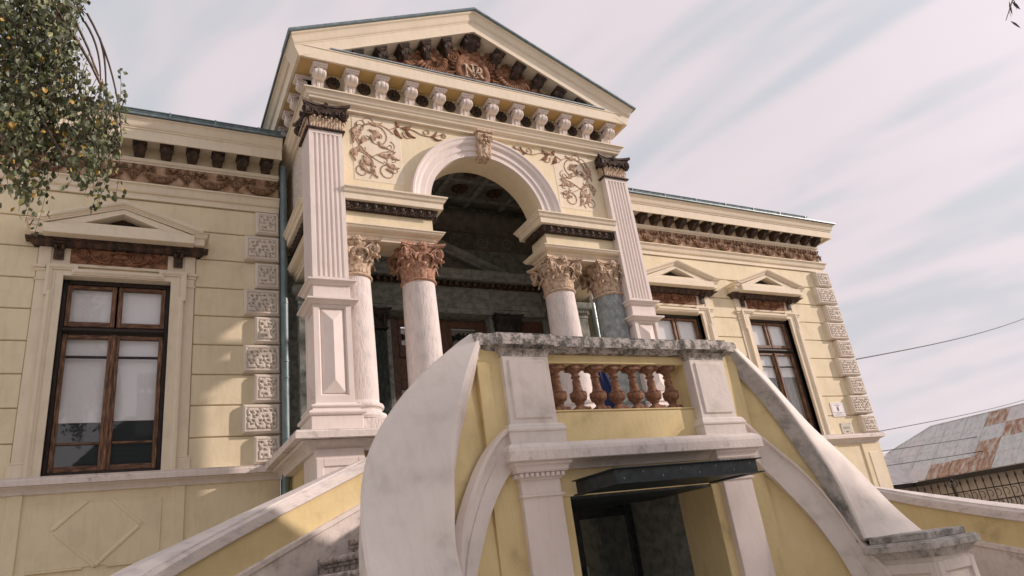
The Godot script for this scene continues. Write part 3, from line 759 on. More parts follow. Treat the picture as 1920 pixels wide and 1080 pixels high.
	ped.sweep([Vector3(-1.0, 0, -0.02), Vector3(-1.0, 0, 0.20), Vector3(-0.903, 0, 0.20)], pp([[-0.06, 6.415], [0.035, 6.415], [0.035, 6.51], [0.045, 6.515], ["s", 0.085, 6.575], [0.10, 6.58], [0.10, 6.59], [-0.06, 6.59]]))
	ped.sweep([Vector3(0.903, 0, 0.20), Vector3(1.0, 0, 0.20), Vector3(1.0, 0, -0.02)], pp([[-0.06, 6.415], [0.035, 6.415], [0.035, 6.51], [0.045, 6.515], ["s", 0.085, 6.575], [0.10, 6.58], [0.10, 6.59], [-0.06, 6.59]]))
	ped.box(-0.90, 0.90, 6.527, 6.545, -0.02, 0.285, 0.005)
	ped.prism(PackedVector2Array([Vector2(-0.90, 6.546), Vector2(-0.45, 6.608), Vector2(0.0, 6.79), Vector2(0.45, 6.608), Vector2(0.90, 6.546), Vector2(0.0, 6.86)]), 0.03, 0.245)
	ped.prism(PackedVector2Array([Vector2(-0.90, 6.546), Vector2(0.90, 6.546), Vector2(0.45, 6.606), Vector2(-0.45, 6.606)]), 0.03, 0.244)
	ped.sweep([Vector3(-0.985, 6.535, 0), Vector3(0, 6.865, 0), Vector3(0.985, 6.535, 0)], half_turn(pp([[0.0, 0.0], [0.0, 0.262], [0.022, 0.262], [0.022, 0.272], ["o", 0.05, 0.305], [0.075, 0.318], [0.095, 0.318], [0.095, 0.0]])), Vector3(0, 0, -1))
	part(o, "pediment", ped, M.pale_plaster)
	var tym := MB.new()
	tym.prism(PackedVector2Array([Vector2(-0.5, 6.60), Vector2(0.5, 6.60), Vector2(0, 6.80)]), 0.02, 0.06)
	for k in 7:
		var a := (k - 3) * 0.34
		tym.leaf(Vector3(0.0, 6.61, 0.06), Vector3(cos(a), -sin(a), 0), Vector3(sin(a), cos(a), 0), Vector3(0, 0, 1), 0.07, 0.14, 0.04, 3)
	for s in [-1.0, 1.0]: tym.blade(Vector2(s * 0.1, 6.62), Vector2(s * 0.42, 6.62), 0.05, 0.09)
	part(o, "tympanum", tym, M.dark_shaded_terracotta)
	# the wooden window
	var fr := MB.new()
	for s in [-1.0, 1.0]: fr.box(minf(s * 0.592, s * 0.64), maxf(s * 0.592, s * 0.64), 3.302, 5.915, -0.26, -0.115, 0.006)
	fr.box(-0.592, 0.592, 5.855, 5.915, -0.26, -0.115, 0.006)
	fr.box(-0.592, 0.592, 3.302, 3.372, -0.26, -0.10, 0.006)
	fr.box(-0.592, 0.592, 5.155, 5.255, -0.26, -0.135, 0.006)
	fr.sweep([Vector3(-0.592, 0, -0.135), Vector3(0.592, 0, -0.135)], pp([[-0.01, 5.165], [0.0, 5.165], [0.03, 5.185], [0.045, 5.195], [0.045, 5.222], [0.02, 5.24], [0.0, 5.245], [-0.01, 5.245]]))
	part(o, "frame", fr, M.black_wood)
	var glass_z := -0.165
	for s in [-1.0, 1.0]:
		for low in [true, false]:
			var y0 := 3.375 if low else 5.26; var y1 := 5.15 if low else 5.85
			var xi: float = s * 0.012; var xo: float = s * 0.588
			var st := 0.056
			boxp(o, "sash_stile", M.window_wood, minf(xi, xi + s * st), maxf(xi, xi + s * st), y0, y1, -0.19, -0.128, 0.007)
			boxp(o, "sash_stile", M.window_wood, minf(xo, xo - s * st), maxf(xo, xo - s * st), y0, y1, -0.19, -0.128, 0.007)
			var l := minf(xi, xo) + st; var r := maxf(xi, xo) - st
			boxp(o, "sash_rail", M.window_rail_wood, l, r, y0, y0 + 0.07, -0.188, -0.130, 0.007)
			boxp(o, "sash_rail", M.window_rail_wood, l, r, y1 - 0.052, y1, -0.188, -0.130, 0.007)
			if low:
				boxp(o, "glazing_bar", M.black_wood, l, r, 4.838, 4.866, -0.185, -0.145, 0.004)
				boxp(o, "glazing_bar", M.window_rail_wood, l, r, 3.708, 3.738, -0.185, -0.145, 0.004)
				for g in [[y0 + 0.07, 3.708], [3.738, 4.838], [4.866, y1 - 0.052]]:
					boxp(o, "pane", M.window_glass, l, r, g[0], g[1], glass_z - 0.004, glass_z, 0.0005)
			else:
				boxp(o, "pane", M.window_glass, l, r, y0 + 0.07, y1 - 0.052, glass_z - 0.004, glass_z, 0.0005)
	boxp(o, "meeting_stile", M.window_wood, -0.022, 0.022, 3.375, 5.15, -0.13, -0.098, 0.01)
	boxp(o, "blind", M.blind, -0.57, -0.03, blind_to, 5.85, -0.222, -0.216, 0.002)
	boxp(o, "blind", M.blind, 0.03, 0.57, blind_to + 0.015, 5.85, -0.222, -0.216, 0.002)
	if curtained:
		var cu := MB.new()
		for s in [-1.0, 1.0]:
			for k in 5: cu.tube([Vector3(s * (0.54 - 0.05 * k), 5.8, -0.33), Vector3(s * (0.55 - 0.045 * k), 4.4, -0.34 + 0.02 * (k % 2)), Vector3(s * (0.56 - 0.03 * k), 3.4, -0.34)], 0.035, 0.03, 6)
		part(o, "curtain", cu, M.curtain)
	# the dark room behind
	var room := MB.new()
	room.box(-0.9, 0.9, 3.2, 6.2, -5.0, -4.95, 0.002)
	room.box(-0.9, 0.9, 3.15, 3.2, -5.0, -0.5, 0.002)
	room.box(-0.9, 0.9, 6.2, 6.25, -5.0, -0.5, 0.002)
	room.box(-0.95, -0.9, 3.15, 6.25, -5.0, -0.5, 0.002)
	room.box(0.9, 0.95, 3.15, 6.25, -5.0, -0.5, 0.002)
	part(o, "room_wall", room, M.dark_room)
	return o

func wing(sgn: float) -> void:
	# one wing of the villa: sgn -1 towards the birch, +1 towards the neighbour
	var xa := minf(sgn * 2.83, sgn * 9.82); var xb := maxf(sgn * 2.83, sgn * 9.82)
	var cs := [sgn * 4.93, sgn * 7.53]
	cs.sort()
	moulded_wall(villa, xa, xb, cs)
	var back := -7.0
	var side := hold(villa, "wall")
	boxp(side, "side_wall", M.cream_plaster, minf(sgn * 9.81, sgn * 9.33), maxf(sgn * 9.81, sgn * 9.33), 0.0, 8.34, back, -0.502, 0.002)
	boxp(side, "inner_wall", M.old_shaded_plaster, minf(sgn * 2.832, sgn * 3.3), maxf(sgn * 2.832, sgn * 3.3), 0.0, 8.34, back, -0.502, 0.002)
	boxp(side, "rear_wall", M.cream_plaster, xa, xb, 0.0, 8.34, back - 0.4, back - 0.002, 0.002)
	# plinth strips and diamond panels under the windows
	for c in cs:
		var pl := hold(villa, "plinth_panel", Vector3(c, 0, 0))
		for s in [-1.0, 1.0]: boxp(pl, "strip", M.cream_plaster, minf(s * 0.78, s * 0.93), maxf(s * 0.78, s * 0.93), 0.0, 3.11, -0.02, 0.026, 0.005)
		boxp(pl, "field", M.cream_plaster, -0.674, 0.674, 2.256, 2.987, -0.02, 0.014, 0.006)
		for q in [[Vector2(-0.46, 2.69), Vector2(-0.13, 3.0)], [Vector2(0.13, 3.0), Vector2(0.46, 2.69)], [Vector2(-0.43, 2.66), Vector2(0.0, 2.255)], [Vector2(0.0, 2.255), Vector2(0.43, 2.66)]]:
			var b := MB.new()
			var d: Vector2 = (q[1] - q[0]).normalized(); var s := Vector2(-d.y, d.x)
			b.sweep([Vector3(q[0].x, q[0].y, 0.012), Vector3(q[1].x, q[1].y, 0.012)], half_turn(pp([[-0.024, -0.01], [-0.024, 0.004], [-0.012, 0.016], [0.012, 0.016], [0.024, 0.004], [0.024, -0.01]])), Vector3(0, 0, -1))
			part(pl, "diamond_bead", b, M.cream_plaster)
		boxp(pl, "foot_bead", M.cream_plaster, -0.674, -0.12, 2.232, 2.256, -0.02, 0.03, 0.008)
		boxp(pl, "foot_bead", M.cream_plaster, 0.12, 0.674, 2.232, 2.256, -0.02, 0.03, 0.008)
	boxp(villa, "corner_strip", M.cream_plaster, minf(sgn * 9.25, sgn * 9.85), maxf(sgn * 9.25, sgn * 9.85), 0.0, 3.111, -0.6, 0.03, 0.006)
	boxp(villa, "corner_strip_field", M.pale_plaster, minf(sgn * 9.40, sgn * 9.70), maxf(sgn * 9.40, sgn * 9.70), 0.4, 2.9, 0.0, 0.044, 0.008)
	# windows
	for c in cs:
		window_unit(villa, c, 4.0 if sgn < 0 else (4.62 if absf(c) > 6.0 else 4.3), sgn > 0)
	# quoins at both ends
	var ys := [7.172, 6.755, 6.31, 5.865, 5.435, 5.005, 4.575, 4.145, 3.715, 3.302]
	for r in 9:
		var wide := r % 2 == 1
		for e in 2:
			var w := (0.50 if wide else 0.35) + (0.13 if e == 1 else 0.0)
			if e == 0 and absf(sgn) > 0: w = 0.50 if wide else 0.35
			var h: float = ys[r] - ys[r + 1] - 0.042
			var key := "quoin%d%d%d" % [int(wide), e, int(r == 0 or r == 8)]
			if not made.has(key): made[key] = shell_quoin(w, h, 0.115 if e == 1 else 0.085, 7 + int(wide) + 3 * e).done()
			var x: float = sgn * 2.83 if e == 0 else sgn * 9.88
			if (sgn > 0) == (e == 1): x -= w
			var q := part(villa, "quoin", made[key], M.quoin_plaster, "", Vector3(x, ys[r + 1] + 0.018, 0.002 if e == 0 else -0.0))
			if e == 1:
				boxp(villa, "quoin", M.quoin_plaster, minf(sgn * 9.878, sgn * 9.76), maxf(sgn * 9.878, sgn * 9.76), ys[r + 1] + 0.019, ys[r] - 0.025, -0.55 if wide else -0.4, -0.002, 0.012)
	# sill band, architrave, frieze, cornice
	var out := sgn * 9.82; var inn := sgn * 2.83
	var run := [Vector3(inn, 0, 0), Vector3(out, 0, 0), Vector3(out, 0, -7.4)]
	if sgn < 0: run.reverse()
	swp(villa, "sill_band", M.stained_plaster, run, [[-0.02, 3.20], [0.15, 3.20], [0.15, 3.262], [0.135, 3.275], [0.14, 3.298], [-0.02, 3.302]])
	swp(villa, "sill_moulding", M.grey_plaster, run, [[-0.02, 3.112], [0.03, 3.112], ["c", 0.11, 3.185], [0.115, 3.198], [-0.02, 3.198]])
	swp(villa, "architrave", M.pale_plaster, run, [[-0.02, 7.178], [0.028, 7.178], [0.03, 7.262], [0.05, 7.268], ["s", 0.105, 7.375], [0.12, 7.38], [0.12, 7.40], [0.0, 7.47], [-0.02, 7.47]])
	swp(villa, "bed_moulding", M.pale_plaster, run, [[-0.02, 7.765], [0.02, 7.765], [0.024, 7.79], ["o", 0.055, 7.825], [0.06, 7.845], [-0.02, 7.845]])
	swp(villa, "eaves_wall", M.cream_plaster, run, [[-0.02, 7.846], [0.01, 7.846], [0.01, 8.06], [-0.02, 8.06]])
	swp(villa, "cornice", M.pale_plaster, run, [[-0.02, 8.055], [0.285, 8.055], [0.285, 7.995], [0.315, 7.99], [0.32, 8.155], [0.335, 8.16], [0.335, 8.18], ["s", 0.41, 8.30], [0.42, 8.305], [0.42, 8.325], [-0.02, 8.345]])
	# terracotta frieze with garlands
	var fz := hold(villa, "frieze")
	swp(fz, "frieze_ground", M.frieze_clay, run, [[-0.02, 7.472], [0.008, 7.472], [0.008, 7.763], [-0.02, 7.763]])
	if not made.has("swag"): made.swag = swag_mesh().done()
	for k in 10:
		var x := sgn * (2.83 + 0.35 + 0.02 + 0.70 * k) if sgn > 0 else sgn * (2.83 + 0.28 + 0.70 * k)
		if absf(x) + 0.35 < 9.86: part(fz, "garland", made.swag, M.garland_clay, "", Vector3(x, 7.612, 0.006))
	if not made.has("bracket"): made.bracket = clay_bracket().done()
	for k in 20:
		var x := sgn * (3.03 + 0.355 * k)
		if absf(x) < 9.86: part(villa, "bracket", made.bracket, M.dark_shaded_terracotta, "", Vector3(x, 8.054, 0.012))
	for k in 3:
		var q := part(villa, "bracket", made.bracket, M.dark_shaded_terracotta, "", Vector3(out + sgn * 0.012, 8.054, -0.20 - 0.36 * k))
		q.rotation.y = sgn * PI / 2
	# roof and gutter
	var rf := MB.new()
	var e0 := sgn * 2.4; var e1 := sgn * 10.28
	var ridge := [Vector3(e0, 10.0, -3.6), Vector3(sgn * 7.0, 10.0, -3.6)]
	var a := Vector3(e0, 8.352, 0.44); var c2 := Vector3(e1, 8.352, 0.44); var d2 := Vector3(e1, 8.352, -7.8); var e2 := Vector3(e0, 8.352, -7.8)
	for f in [[a, c2, ridge[1], ridge[0]], [c2, d2, ridge[1], ridge[1]], [d2, e2, ridge[0], ridge[1]], [a, c2, d2, e2]]: rf.face(f[0], f[1], f[2], f[3], Vector3(sgn * 6.0, 8.8, -3.6))
	part(villa, "roof", rf, M.zinc)
	var edge := swp(villa, "roof_edge", M.zinc, run, [[0.30, 8.348], [0.445, 8.328], [0.452, 8.335], [0.452, 8.362], [0.30, 8.43]])
	# a half-round gutter with its brackets, standing on the roof edge
	var gt := hold(villa, "gutter")
	var gb := MB.new()
	var gx0 := minf(sgn * 2.86, sgn * 9.3); var gx1 := maxf(sgn * 2.86, sgn * 9.3)
	var arc := PackedVector2Array()
	for i in 9: arc.append(Vector2(0.37 + 0.065 * cos(PI + PI * i / 8.0), 8.425 + 0.07 * sin(PI + PI * i / 8.0)))
	for i in 9: arc.append(Vector2(0.37 + 0.058 * cos(TAU - PI * i / 8.0), 8.425 + 0.062 * sin(TAU - PI * i / 8.0)))
	gb.sweep([Vector3(gx0, 0, 0), Vector3(gx1, 0, 0)], arc)
	gb.tube([Vector3(gx0, 8.425, 0.437), Vector3(gx1, 8.425, 0.437)], 0.011, 0.011, 6)
	part(gt, "trough", gb, M.zinc)
	var gap := 0.62 if sgn < 0 else 0.86
	for k in 11:
		var x := sgn * (3.2 + gap * k)
		if absf(x) < 9.28:
			var hk := MB.new()
			hk.box(x - 0.012, x + 0.012, 8.35, 8.435, 0.435, 0.449, 0.002)
			hk.box(x - 0.012, x + 0.012, 8.432, 8.442, 0.29, 0.449, 0.002)
			hk.box(x - 0.012, x + 0.012, 8.345, 8.353, 0.29, 0.449, 0.002)
			part(gt, "gutter_bracket", hk, M.zinc)
	# downpipe in the corner by the loggia
	var dp := hold(villa, "downpipe")
	var pipe := MB.new()
	var px := sgn * 2.775
	var metal: Material = M.zinc if sgn < 0 else M.bright_zinc
	pipe.tube([Vector3(px, 7.99, 0.115), Vector3(px, 3.52, 0.115), Vector3(px, 3.44, 0.13), Vector3(px - 0.02, 3.33, 0.235), Vector3(px - 0.02, 3.24, 0.25), Vector3(px - 0.02, 3.0, 0.2), Vector3(px - 0.02, 0.1, 0.16)], 0.055, 0.055, 14)
	part(dp, "pipe", pipe, metal)
	for y in [7.0, 5.62, 4.72, 4.48, 3.62]:
		var cl := MB.new()
		cl.lathe(Vector3(px, y, 0.115), [[0.055, 0.0], [0.061, 0.004], [0.061, 0.026], [0.055, 0.03]], 14)
		part(dp, "collar", cl, metal)

func fluted_shaft(r: float, y0: float, y1: float, flutes: int) -> MB:
	# a square shaft, fluted on all four sides between plain ends
	var b := MB.new()
	var ring := PackedVector2Array()
	var m := 0.045
	for side in 4:
		var turn := -side * PI / 2
		var pts := [Vector2(-r, r)]
		var pitch := (2.0 * r - 2.0 * m) / flutes
		for k in flutes:
			var c := -r + m + pitch * (k + 0.5)
			for i in 7:
				var a := PI * i / 6.0
				pts.append(Vector2(c - cos(a) * pitch * 0.31, r - sin(a) * pitch * 0.30))
		for p in pts: ring.append(p.rotated(turn))
	var rings := []
	for y in [y0 + 0.05, y1 - 0.06]:
		var q := PackedVector3Array()
		for p in ring: q.append(Vector3(p.x, y, p.y))
		rings.append(q)
	for i in ring.size():
		var k := (i + 1) % ring.size()
		b.face(rings[0][i], rings[0][k], rings[1][k], rings[1][i], Vector3(0, y0, 0))
	b.box(-r, r, y0, y0 + 0.05, -r, r, 0.003)
	b.box(-r, r, y1 - 0.06, y1, -r, r, 0.003)
	return b

func corner_pier(s: float) -> void:
	# the fluted corner pier on its panelled pedestal
	var r := 0.2375
	var at := Vector3(s * (2.745 - r), 0, 1.80 - r)
	var o := hold(villa, "pilaster", at)
	part(o, "shaft", fluted_shaft(r - 0.004, 5.30, 7.60, 6), M.white_plaster)
	if not made.has("pier_capital"): made.pier_capital = pier_capital_mesh(0.232, 0.42, 0.32).done()
	part(o, "capital", made.pier_capital, M.dark_shaded_terracotta, "", Vector3(0, 7.60, 0))
	var lv := MB.new()
	for k in 4:
		lv.t = Transform3D(Basis(Vector3.UP, k * PI / 2), Vector3.ZERO)
		for i in 11: lv.leaf(Vector3(-0.20 + 0.04 * i, 7.632, 0.236), Vector3.RIGHT, Vector3.UP, Vector3(0, 0, 1), 0.05, 0.15 + 0.035 * (i % 2), 0.05, 2, 0.35)
	part(o, "capital_leaf_row", lv, M.pale_terracotta)
	var sq := func(prof: Array, called: String) -> void:
		var b := MB.new()
		b.sweep([Vector3(-r, 0, -r), Vector3(-r, 0, r), Vector3(r, 0, r), Vector3(r, 0, -r)], pp(prof), Vector3.UP, true)
		part(o, called, b, M.white_plaster)
	sq.call([[-0.1, 5.23], [0.012, 5.23], ["s", 0.055, 5.275], [0.072, 5.28], [0.072, 5.30], [-0.1, 5.302]], "neck_moulding")
	var blk := MB.new()
	blk.box(-r, r, 4.985, 5.235, -r, r, 0.006)
	part(o, "neck_block", blk, M.white_plaster)
	sq.call([[-0.1, 4.965], [0.012, 4.965], ["s", 0.065, 5.005], [0.088, 5.01], [0.088, 5.032], [-0.1, 5.036]], "pedestal_cap")
	# pedestal: a sunk panel on each face
	var ped := MB.new()
	ped.box(-r + 0.036, r - 0.036, 3.69, 4.97, -r + 0.036, r - 0.036, 0.002)
	for k in 4:
		ped.t = Transform3D(Basis(Vector3.UP, k * PI / 2), Vector3.ZERO)
		ped.prism(PackedVector2Array([Vector2(-r + 0.001, 3.69), Vector2(r - 0.001, 3.69), Vector2(r - 0.001, 3.79), Vector2(-r + 0.001, 3.79)]), r - 0.04, r)
		ped.prism(PackedVector2Array([Vector2(-r + 0.001, 4.935), Vector2(r - 0.001, 4.935), Vector2(r - 0.001, 4.967), Vector2(-r + 0.001, 4.967)]), r - 0.04, r)
		for q in [-1.0, 1.0]: ped.prism(PackedVector2Array([Vector2(q * (r - 0.0005), 3.79), Vector2(q * (r - 0.066), 3.79), Vector2(q * (r - 0.066), 4.935), Vector2(q * (r - 0.0005), 4.935)]), r - 0.04, r - 0.0003)
		ped.sweep([Vector3(-r + 0.066, 3.79, 0), Vector3(-r + 0.066, 4.935, 0), Vector3(r - 0.066, 4.935, 0), Vector3(r - 0.066, 3.79, 0)], half_turn(pp([[-0.018, r - 0.04], [-0.018, r - 0.024], [0.0, r - 0.006], [0.0, r - 0.04]])), Vector3(0, 0, -1), true)
	part(o, "pedestal", ped, M.white_plaster)
	var dia := MB.new()
	for k in 4:
		dia.t = Transform3D(Basis(Vector3.UP, k * PI / 2), Vector3.ZERO) * Transform3D(Basis(), Vector3(0, 3.825, r - 0.036))
		pyramid_panel(dia, 0.27, 1.075, 0.062)
	part(o, "diamond_panel", dia, M.white_plaster)
	sq.call([[-0.1, 3.535], [0.075, 3.535], ["t", 0.068, 3.595], [0.05, 3.605], [0.046, 3.63], ["t", 0.042, 3.672], [0.02, 3.68], [0.0, 3.70], [-0.1, 3.70]], "base_torus")
	var pb := MB.new()
	pb.box(-r - 0.07, r + 0.07, 3.352, 3.535, -r - 0.07, r + 0.07, 0.006)
	part(o, "plinth", pb, M.white_plaster)
	# the pier's own foot below the slab, with a sunk panel
	var ft := MB.new()
	ft.box(-r - 0.045, r + 0.045, 0.0, 3.13, -r - 0.045, r + 0.12, 0.006)
	for q in [-1.0, 1.0]: ft.box(minf(q * 0.28, q * 0.2), maxf(q * 0.28, q * 0.2), 0.2, 3.02, r + 0.1, r + 0.138, 0.006)
	ft.box(-0.199, 0.199, 2.93, 3.02, r + 0.1, r + 0.1375, 0.006)
	ft.box(-0.13, 0.13, 0.3, 2.86, r + 0.1, r + 0.132, 0.02)
	part(o, "foot", ft, M.white_plaster)

func column(x: float, m: Material, cap: Material) -> void:
	var o := hold(villa, "column", Vector3(x, 0, 1.45))
	var sh := MB.new()
	var prof := []
	for i in 13:
		var u := i / 12.0
		prof.append([0.252 - 0.022 * pow(u, 1.6), 3.76 + 1.70 * u])
	sh.lathe(Vector3.ZERO, prof, 36)
	part(o, "shaft", sh, m)
	if not made.has("column_capital"): made.column_capital = capital_mesh(0.228, 0.545, 0.335, false).done()
	var c := part(o, "capital", made.column_capital, cap, "", Vector3(0, 5.462, 0))
	var bs := MB.new()
	bs.lathe(Vector3.ZERO, [[0.30, 3.505], [0.335, 3.515], [0.348, 3.55], [0.335, 3.59], [0.305, 3.60], [0.285, 3.615], [0.275, 3.645], [0.285, 3.66], [0.305, 3.672], [0.31, 3.695], [0.30, 3.72], [0.272, 3.73], [0.262, 3.745], [0.252, 3.765]], 32)
	bs.box(-0.34, 0.34, 3.352, 3.506, -0.34, 0.34, 0.006)
	part(o, "base", bs, m)

func portico() -> void:
	# slab, steps of the base and floor
	var base := [Vector3(-2.745, 0, 0.02), Vector3(-2.745, 0, 1.80), Vector3(2.745, 0, 1.80), Vector3(2.745, 0, 0.02)]
	boxp(villa, "podium", M.yellow_plaster, -2.72, 2.72, 0.0, 3.20, -0.6, 1.80, 0.004)
	swp(villa, "podium_moulding", M.grey_plaster, base, [[-0.05, 3.10], [0.09, 3.10], ["c", 0.20, 3.19], [0.215, 3.22], [-0.05, 3.225]])
	swp(villa, "podium_slab", M.stained_plaster, base, [[-0.05, 3.227], [0.30, 3.227], [0.30, 3.30], [0.285, 3.31], [0.285, 3.325], [0.10, 3.345], [-0.05, 3.345]])
	boxp(villa, "loggia_floor", M.stone_step, -2.83, 2.83, 3.25, 3.3505, -0.6, 1.70, 0.003)
	for s in [-1.0, 1.0]:
		corner_pier(s)
		column(s * 2.12, M.column_plaster if s < 0 else M.bare_shaded_column, M.pale_terracotta)
		column(s * 1.18, M.column_plaster, M.red_terracotta if s < 0 else M.pale_terracotta)
		# plain pilaster against the wall where the side beam lands
		var an := hold(villa, "wall_pilaster", Vector3(s * 2.42, 0, 0))
		boxp(an, "shaft", M.old_shaded_plaster, -0.16, 0.16, 3.352, 5.62, 0.0, 0.16, 0.006)
		var ac := MB.new()
		ac.sweep([Vector3(-0.16, 0, 0.0), Vector3(-0.16, 0, 0.16), Vector3(0.16, 0, 0.16), Vector3(0.16, 0, 0.0)], pp([[-0.05, 5.62], [0.01, 5.62], [0.01, 5.68], [0.03, 5.69], [0.03, 5.76], [0.05, 5.77], ["o", 0.085, 5.83], [0.085, 5.90], [-0.05, 5.905]]))
		for k in 8: ac.box(-0.155 + 0.041 * k, -0.13 + 0.041 * k, 5.70, 5.752, 0.18, 0.212, 0.003)
		part(an, "capital", ac, M.old_shaded_plaster)
	# the entablature over the columns, turning into the arch and along the sides
	for s in [-1.0, 1.0]:
		var im := hold(villa, "impost")
		# against the pier in front, into the arch, and along the inside; and, apart, along the outer side
		var p := [Vector3(-2.29, 0, 1.66), Vector3(-0.965, 0, 1.66), Vector3(-0.965, 0, 1.20), Vector3(-2.15, 0, 1.20), Vector3(-2.15, 0, 0.03)]
		var p2 := [Vector3(-2.60, 0, 0.03), Vector3(-2.60, 0, 1.34)]
		if s > 0:
			p = [Vector3(2.15, 0, 0.03), Vector3(2.15, 0, 1.20), Vector3(0.965, 0, 1.20), Vector3(0.965, 0, 1.66), Vector3(2.29, 0, 1.66)]
			p2 = [Vector3(2.60, 0, 1.34), Vector3(2.60, 0, 0.03)]
		for path in [p, p2]:
			swp(im, "architrave", M.pale_plaster, path, [[-0.1, 6.008], [0.0, 6.008], [0.0, 6.07], [0.02, 6.076], [0.022, 6.112], [0.05, 6.118], ["o", 0.12, 6.165], [0.135, 6.172], [0.135, 6.186], [-0.1, 6.19]])
			swp(im, "frieze", M.cream_plaster, path, [[-0.1, 6.188], [0.0, 6.188], [0.0, 6.56], [-0.1, 6.56]])
			swp(im, "egg_ground", M.dark_shaded_terracotta, path, [[-0.05, 6.432], [0.02, 6.432], [0.026, 6.462], [0.05, 6.468], [0.075, 6.553], [-0.05, 6.555]])
			swp(im, "impost_cornice", M.pale_plaster, path, [[-0.1, 6.555], [0.135, 6.556], [0.14, 6.645], [0.15, 6.65], ["s", 0.19, 6.71], [0.20, 6.715], [0.20, 6.735], [-0.1, 6.748]])
		boxp(im, "beam_core", M.cream_plaster, minf(s * 2.52, s * 2.23), maxf(s * 2.52, s * 2.23), 6.012, 6.74, 0.03, 1.6, 0.003)
		boxp(im, "beam_core", M.cream_plaster, minf(s * 1.05, s * 2.52), maxf(s * 1.05, s * 2.52), 6.013, 6.739, 1.28, 1.58, 0.003)
		var n0 := 10; var pitch := 0.133
		egg_row(im, M.dark_shaded_terracotta, Vector3(-2.30 if s < 0 else 0.965, 6.505, 1.715), Vector3.RIGHT, Vector3(0, 0, 1), n0, pitch)
		egg_row(im, M.dark_shaded_terracotta, Vector3(s * 0.91, 6.505, 1.68 if s < 0 else 1.24), Vector3(0, 0, s), Vector3(-s, 0, 0), 3, 0.14)
		egg_row(im, M.dark_shaded_terracotta, Vector3(s * 2.655, 6.505, 0.05 if s < 0 else 1.35), Vector3(0, 0, -s), Vector3(s, 0, 0), 9, 0.14)
		# upper side wall with worm-eaten stucco
		boxp(villa, "side_wall", M.cream_plaster, minf(s * 2.15, s * 2.60), maxf(s * 2.15, s * 2.60), 6.74, 8.66, -0.55, 1.20, 0.003)
		var f := FastNoiseLite.new()
		f.seed = 4; f.noise_type = FastNoiseLite.TYPE_CELLULAR; f.frequency = 1.0; f.cellular_return_type = FastNoiseLite.RETURN_DISTANCE
		var rows := []
		for j in 61:
			var row := []
			for i in 61:
				var z := 0.05 + 1.26 * i / 60.0; var y := 6.78 + 1.30 * j / 60.0
				var q := f.get_noise_2d(z * 13.0, y * 13.0) + 1.0
				row.append(Vector3(s * (2.606 + 0.022 * smoothstep(0.2, 0.5, q)), y, z if s < 0 else 1.36 - z))
			rows.append(row)
		var vm := MB.new()
		vm.grid(rows)
		part(villa, "stucco_field", vm, M.quoin_plaster)
		boxp(villa, "stucco_back", M.quoin_plaster, minf(s * 2.59, s * 2.604), maxf(s * 2.59, s * 2.604), 6.76, 8.10, 0.04, 1.33, 0.002)
	# spandrel wall with the arch
	var wall := PackedVector2Array([Vector2(-2.60, 8.68), Vector2(-2.60, 6.74), Vector2(-0.968, 6.74)])
	for i in 41:
		var a := PI - PI * i / 40.0
		wall.append(Vector2(0.968 * cos(a), 6.70 + 0.968 * maxf(sin(a), 0.0415)))
	wall.append_array(PackedVector2Array([Vector2(0.968, 6.74), Vector2(2.60, 6.74), Vector2(2.60, 8.68)]))
	var sw := MB.new()
	sw.prism(wall, 1.205, 1.66)
	part(villa, "arch_wall", sw, M.cream_plaster)
	var arc := []
	for i in 49:
		var a := PI - PI * i / 48.0
		arc.append(Vector3(0.968 * cos(a), 6.70 + 0.968 * sin(a), 0))
	arc.push_front(Vector3(-0.968, 6.55, 0)); arc.push_back(Vector3(0.968, 6.55, 0))
	var av := MB.new()
	av.sweep(arc, half_turn(pp([[0.0, 1.60], [0.0, 1.70], [0.085, 1.70], [0.09, 1.712], ["o", 0.10, 1.722], [0.185, 1.722], [0.19, 1.735], [0.20, 1.74], ["c", 0.26, 1.765], [0.285, 1.785], [0.312, 1.785], [0.318, 1.775], [0.318, 1.60]])), Vector3(0, 0, -1), false, true)
	part(villa, "archivolt", av, M.white_plaster)
	# keystone: a carved bracket
	var ks := MB.new()
	ks.prism(PackedVector2Array([Vector2(-0.085, 7.60), Vector2(0.085, 7.60), Vector2(0.125, 7.95), Vector2(-0.125, 7.95)]), 1.60, 1.80)
	ks.box(-0.15, 0.15, 8.02, 8.07, 1.62, 1.89, 0.01)
	ks.box(-0.135, 0.135, 7.95, 8.02, 1.62, 1.865, 0.015)
	for s in [-1.0, 1.0]:
		ks.volute(Vector3(s * 0.085, 7.92, 1.86), Vector3(s, 0, 0), Vector3.UP, Vector3(0, 0, 1), 0.055, -1.0, 1.8)
		for k in 2: ks.leaf(Vector3(s * (0.03 + 0.05 * k), 7.61 + 0.04 * k, 1.80), Vector3.RIGHT, Vector3.UP, Vector3(0, 0, 1), 0.075, 0.25, 0.06, 3, 0.35)
	ks.leaf(Vector3(0, 7.66, 1.81), Vector3.RIGHT, Vector3.UP, Vector3(0, 0, 1), 0.10, 0.26, 0.08, 3, 0.35)
	ks.ell(Vector3(0, 7.97, 1.87), Vector3(0.04, 0.03, 0.03), 8, 5)
	part(villa, "keystone", ks, M.pale_terracotta)
	for s in [-1.0, 1.0]: spandrel_scroll(s)
	# main entablature, corbels and rosettes
	var run := [Vector3(-2.60, 0, -0.5), Vector3(-2.60, 0, 1.66), Vector3(2.60, 0, 1.66), Vector3(2.60, 0, -0.5)]
	swp(villa, "entablature_band", M.pale_plaster, run, [[-0.05, 8.075], [0.06, 8.075], [0.062, 8.135], [0.08, 8.14], ["o", 0.125, 8.175], [0.13, 8.19], ["s", 0.185, 8.262], [0.20, 8.266], [0.20, 8.284], [-0.05, 8.29]])
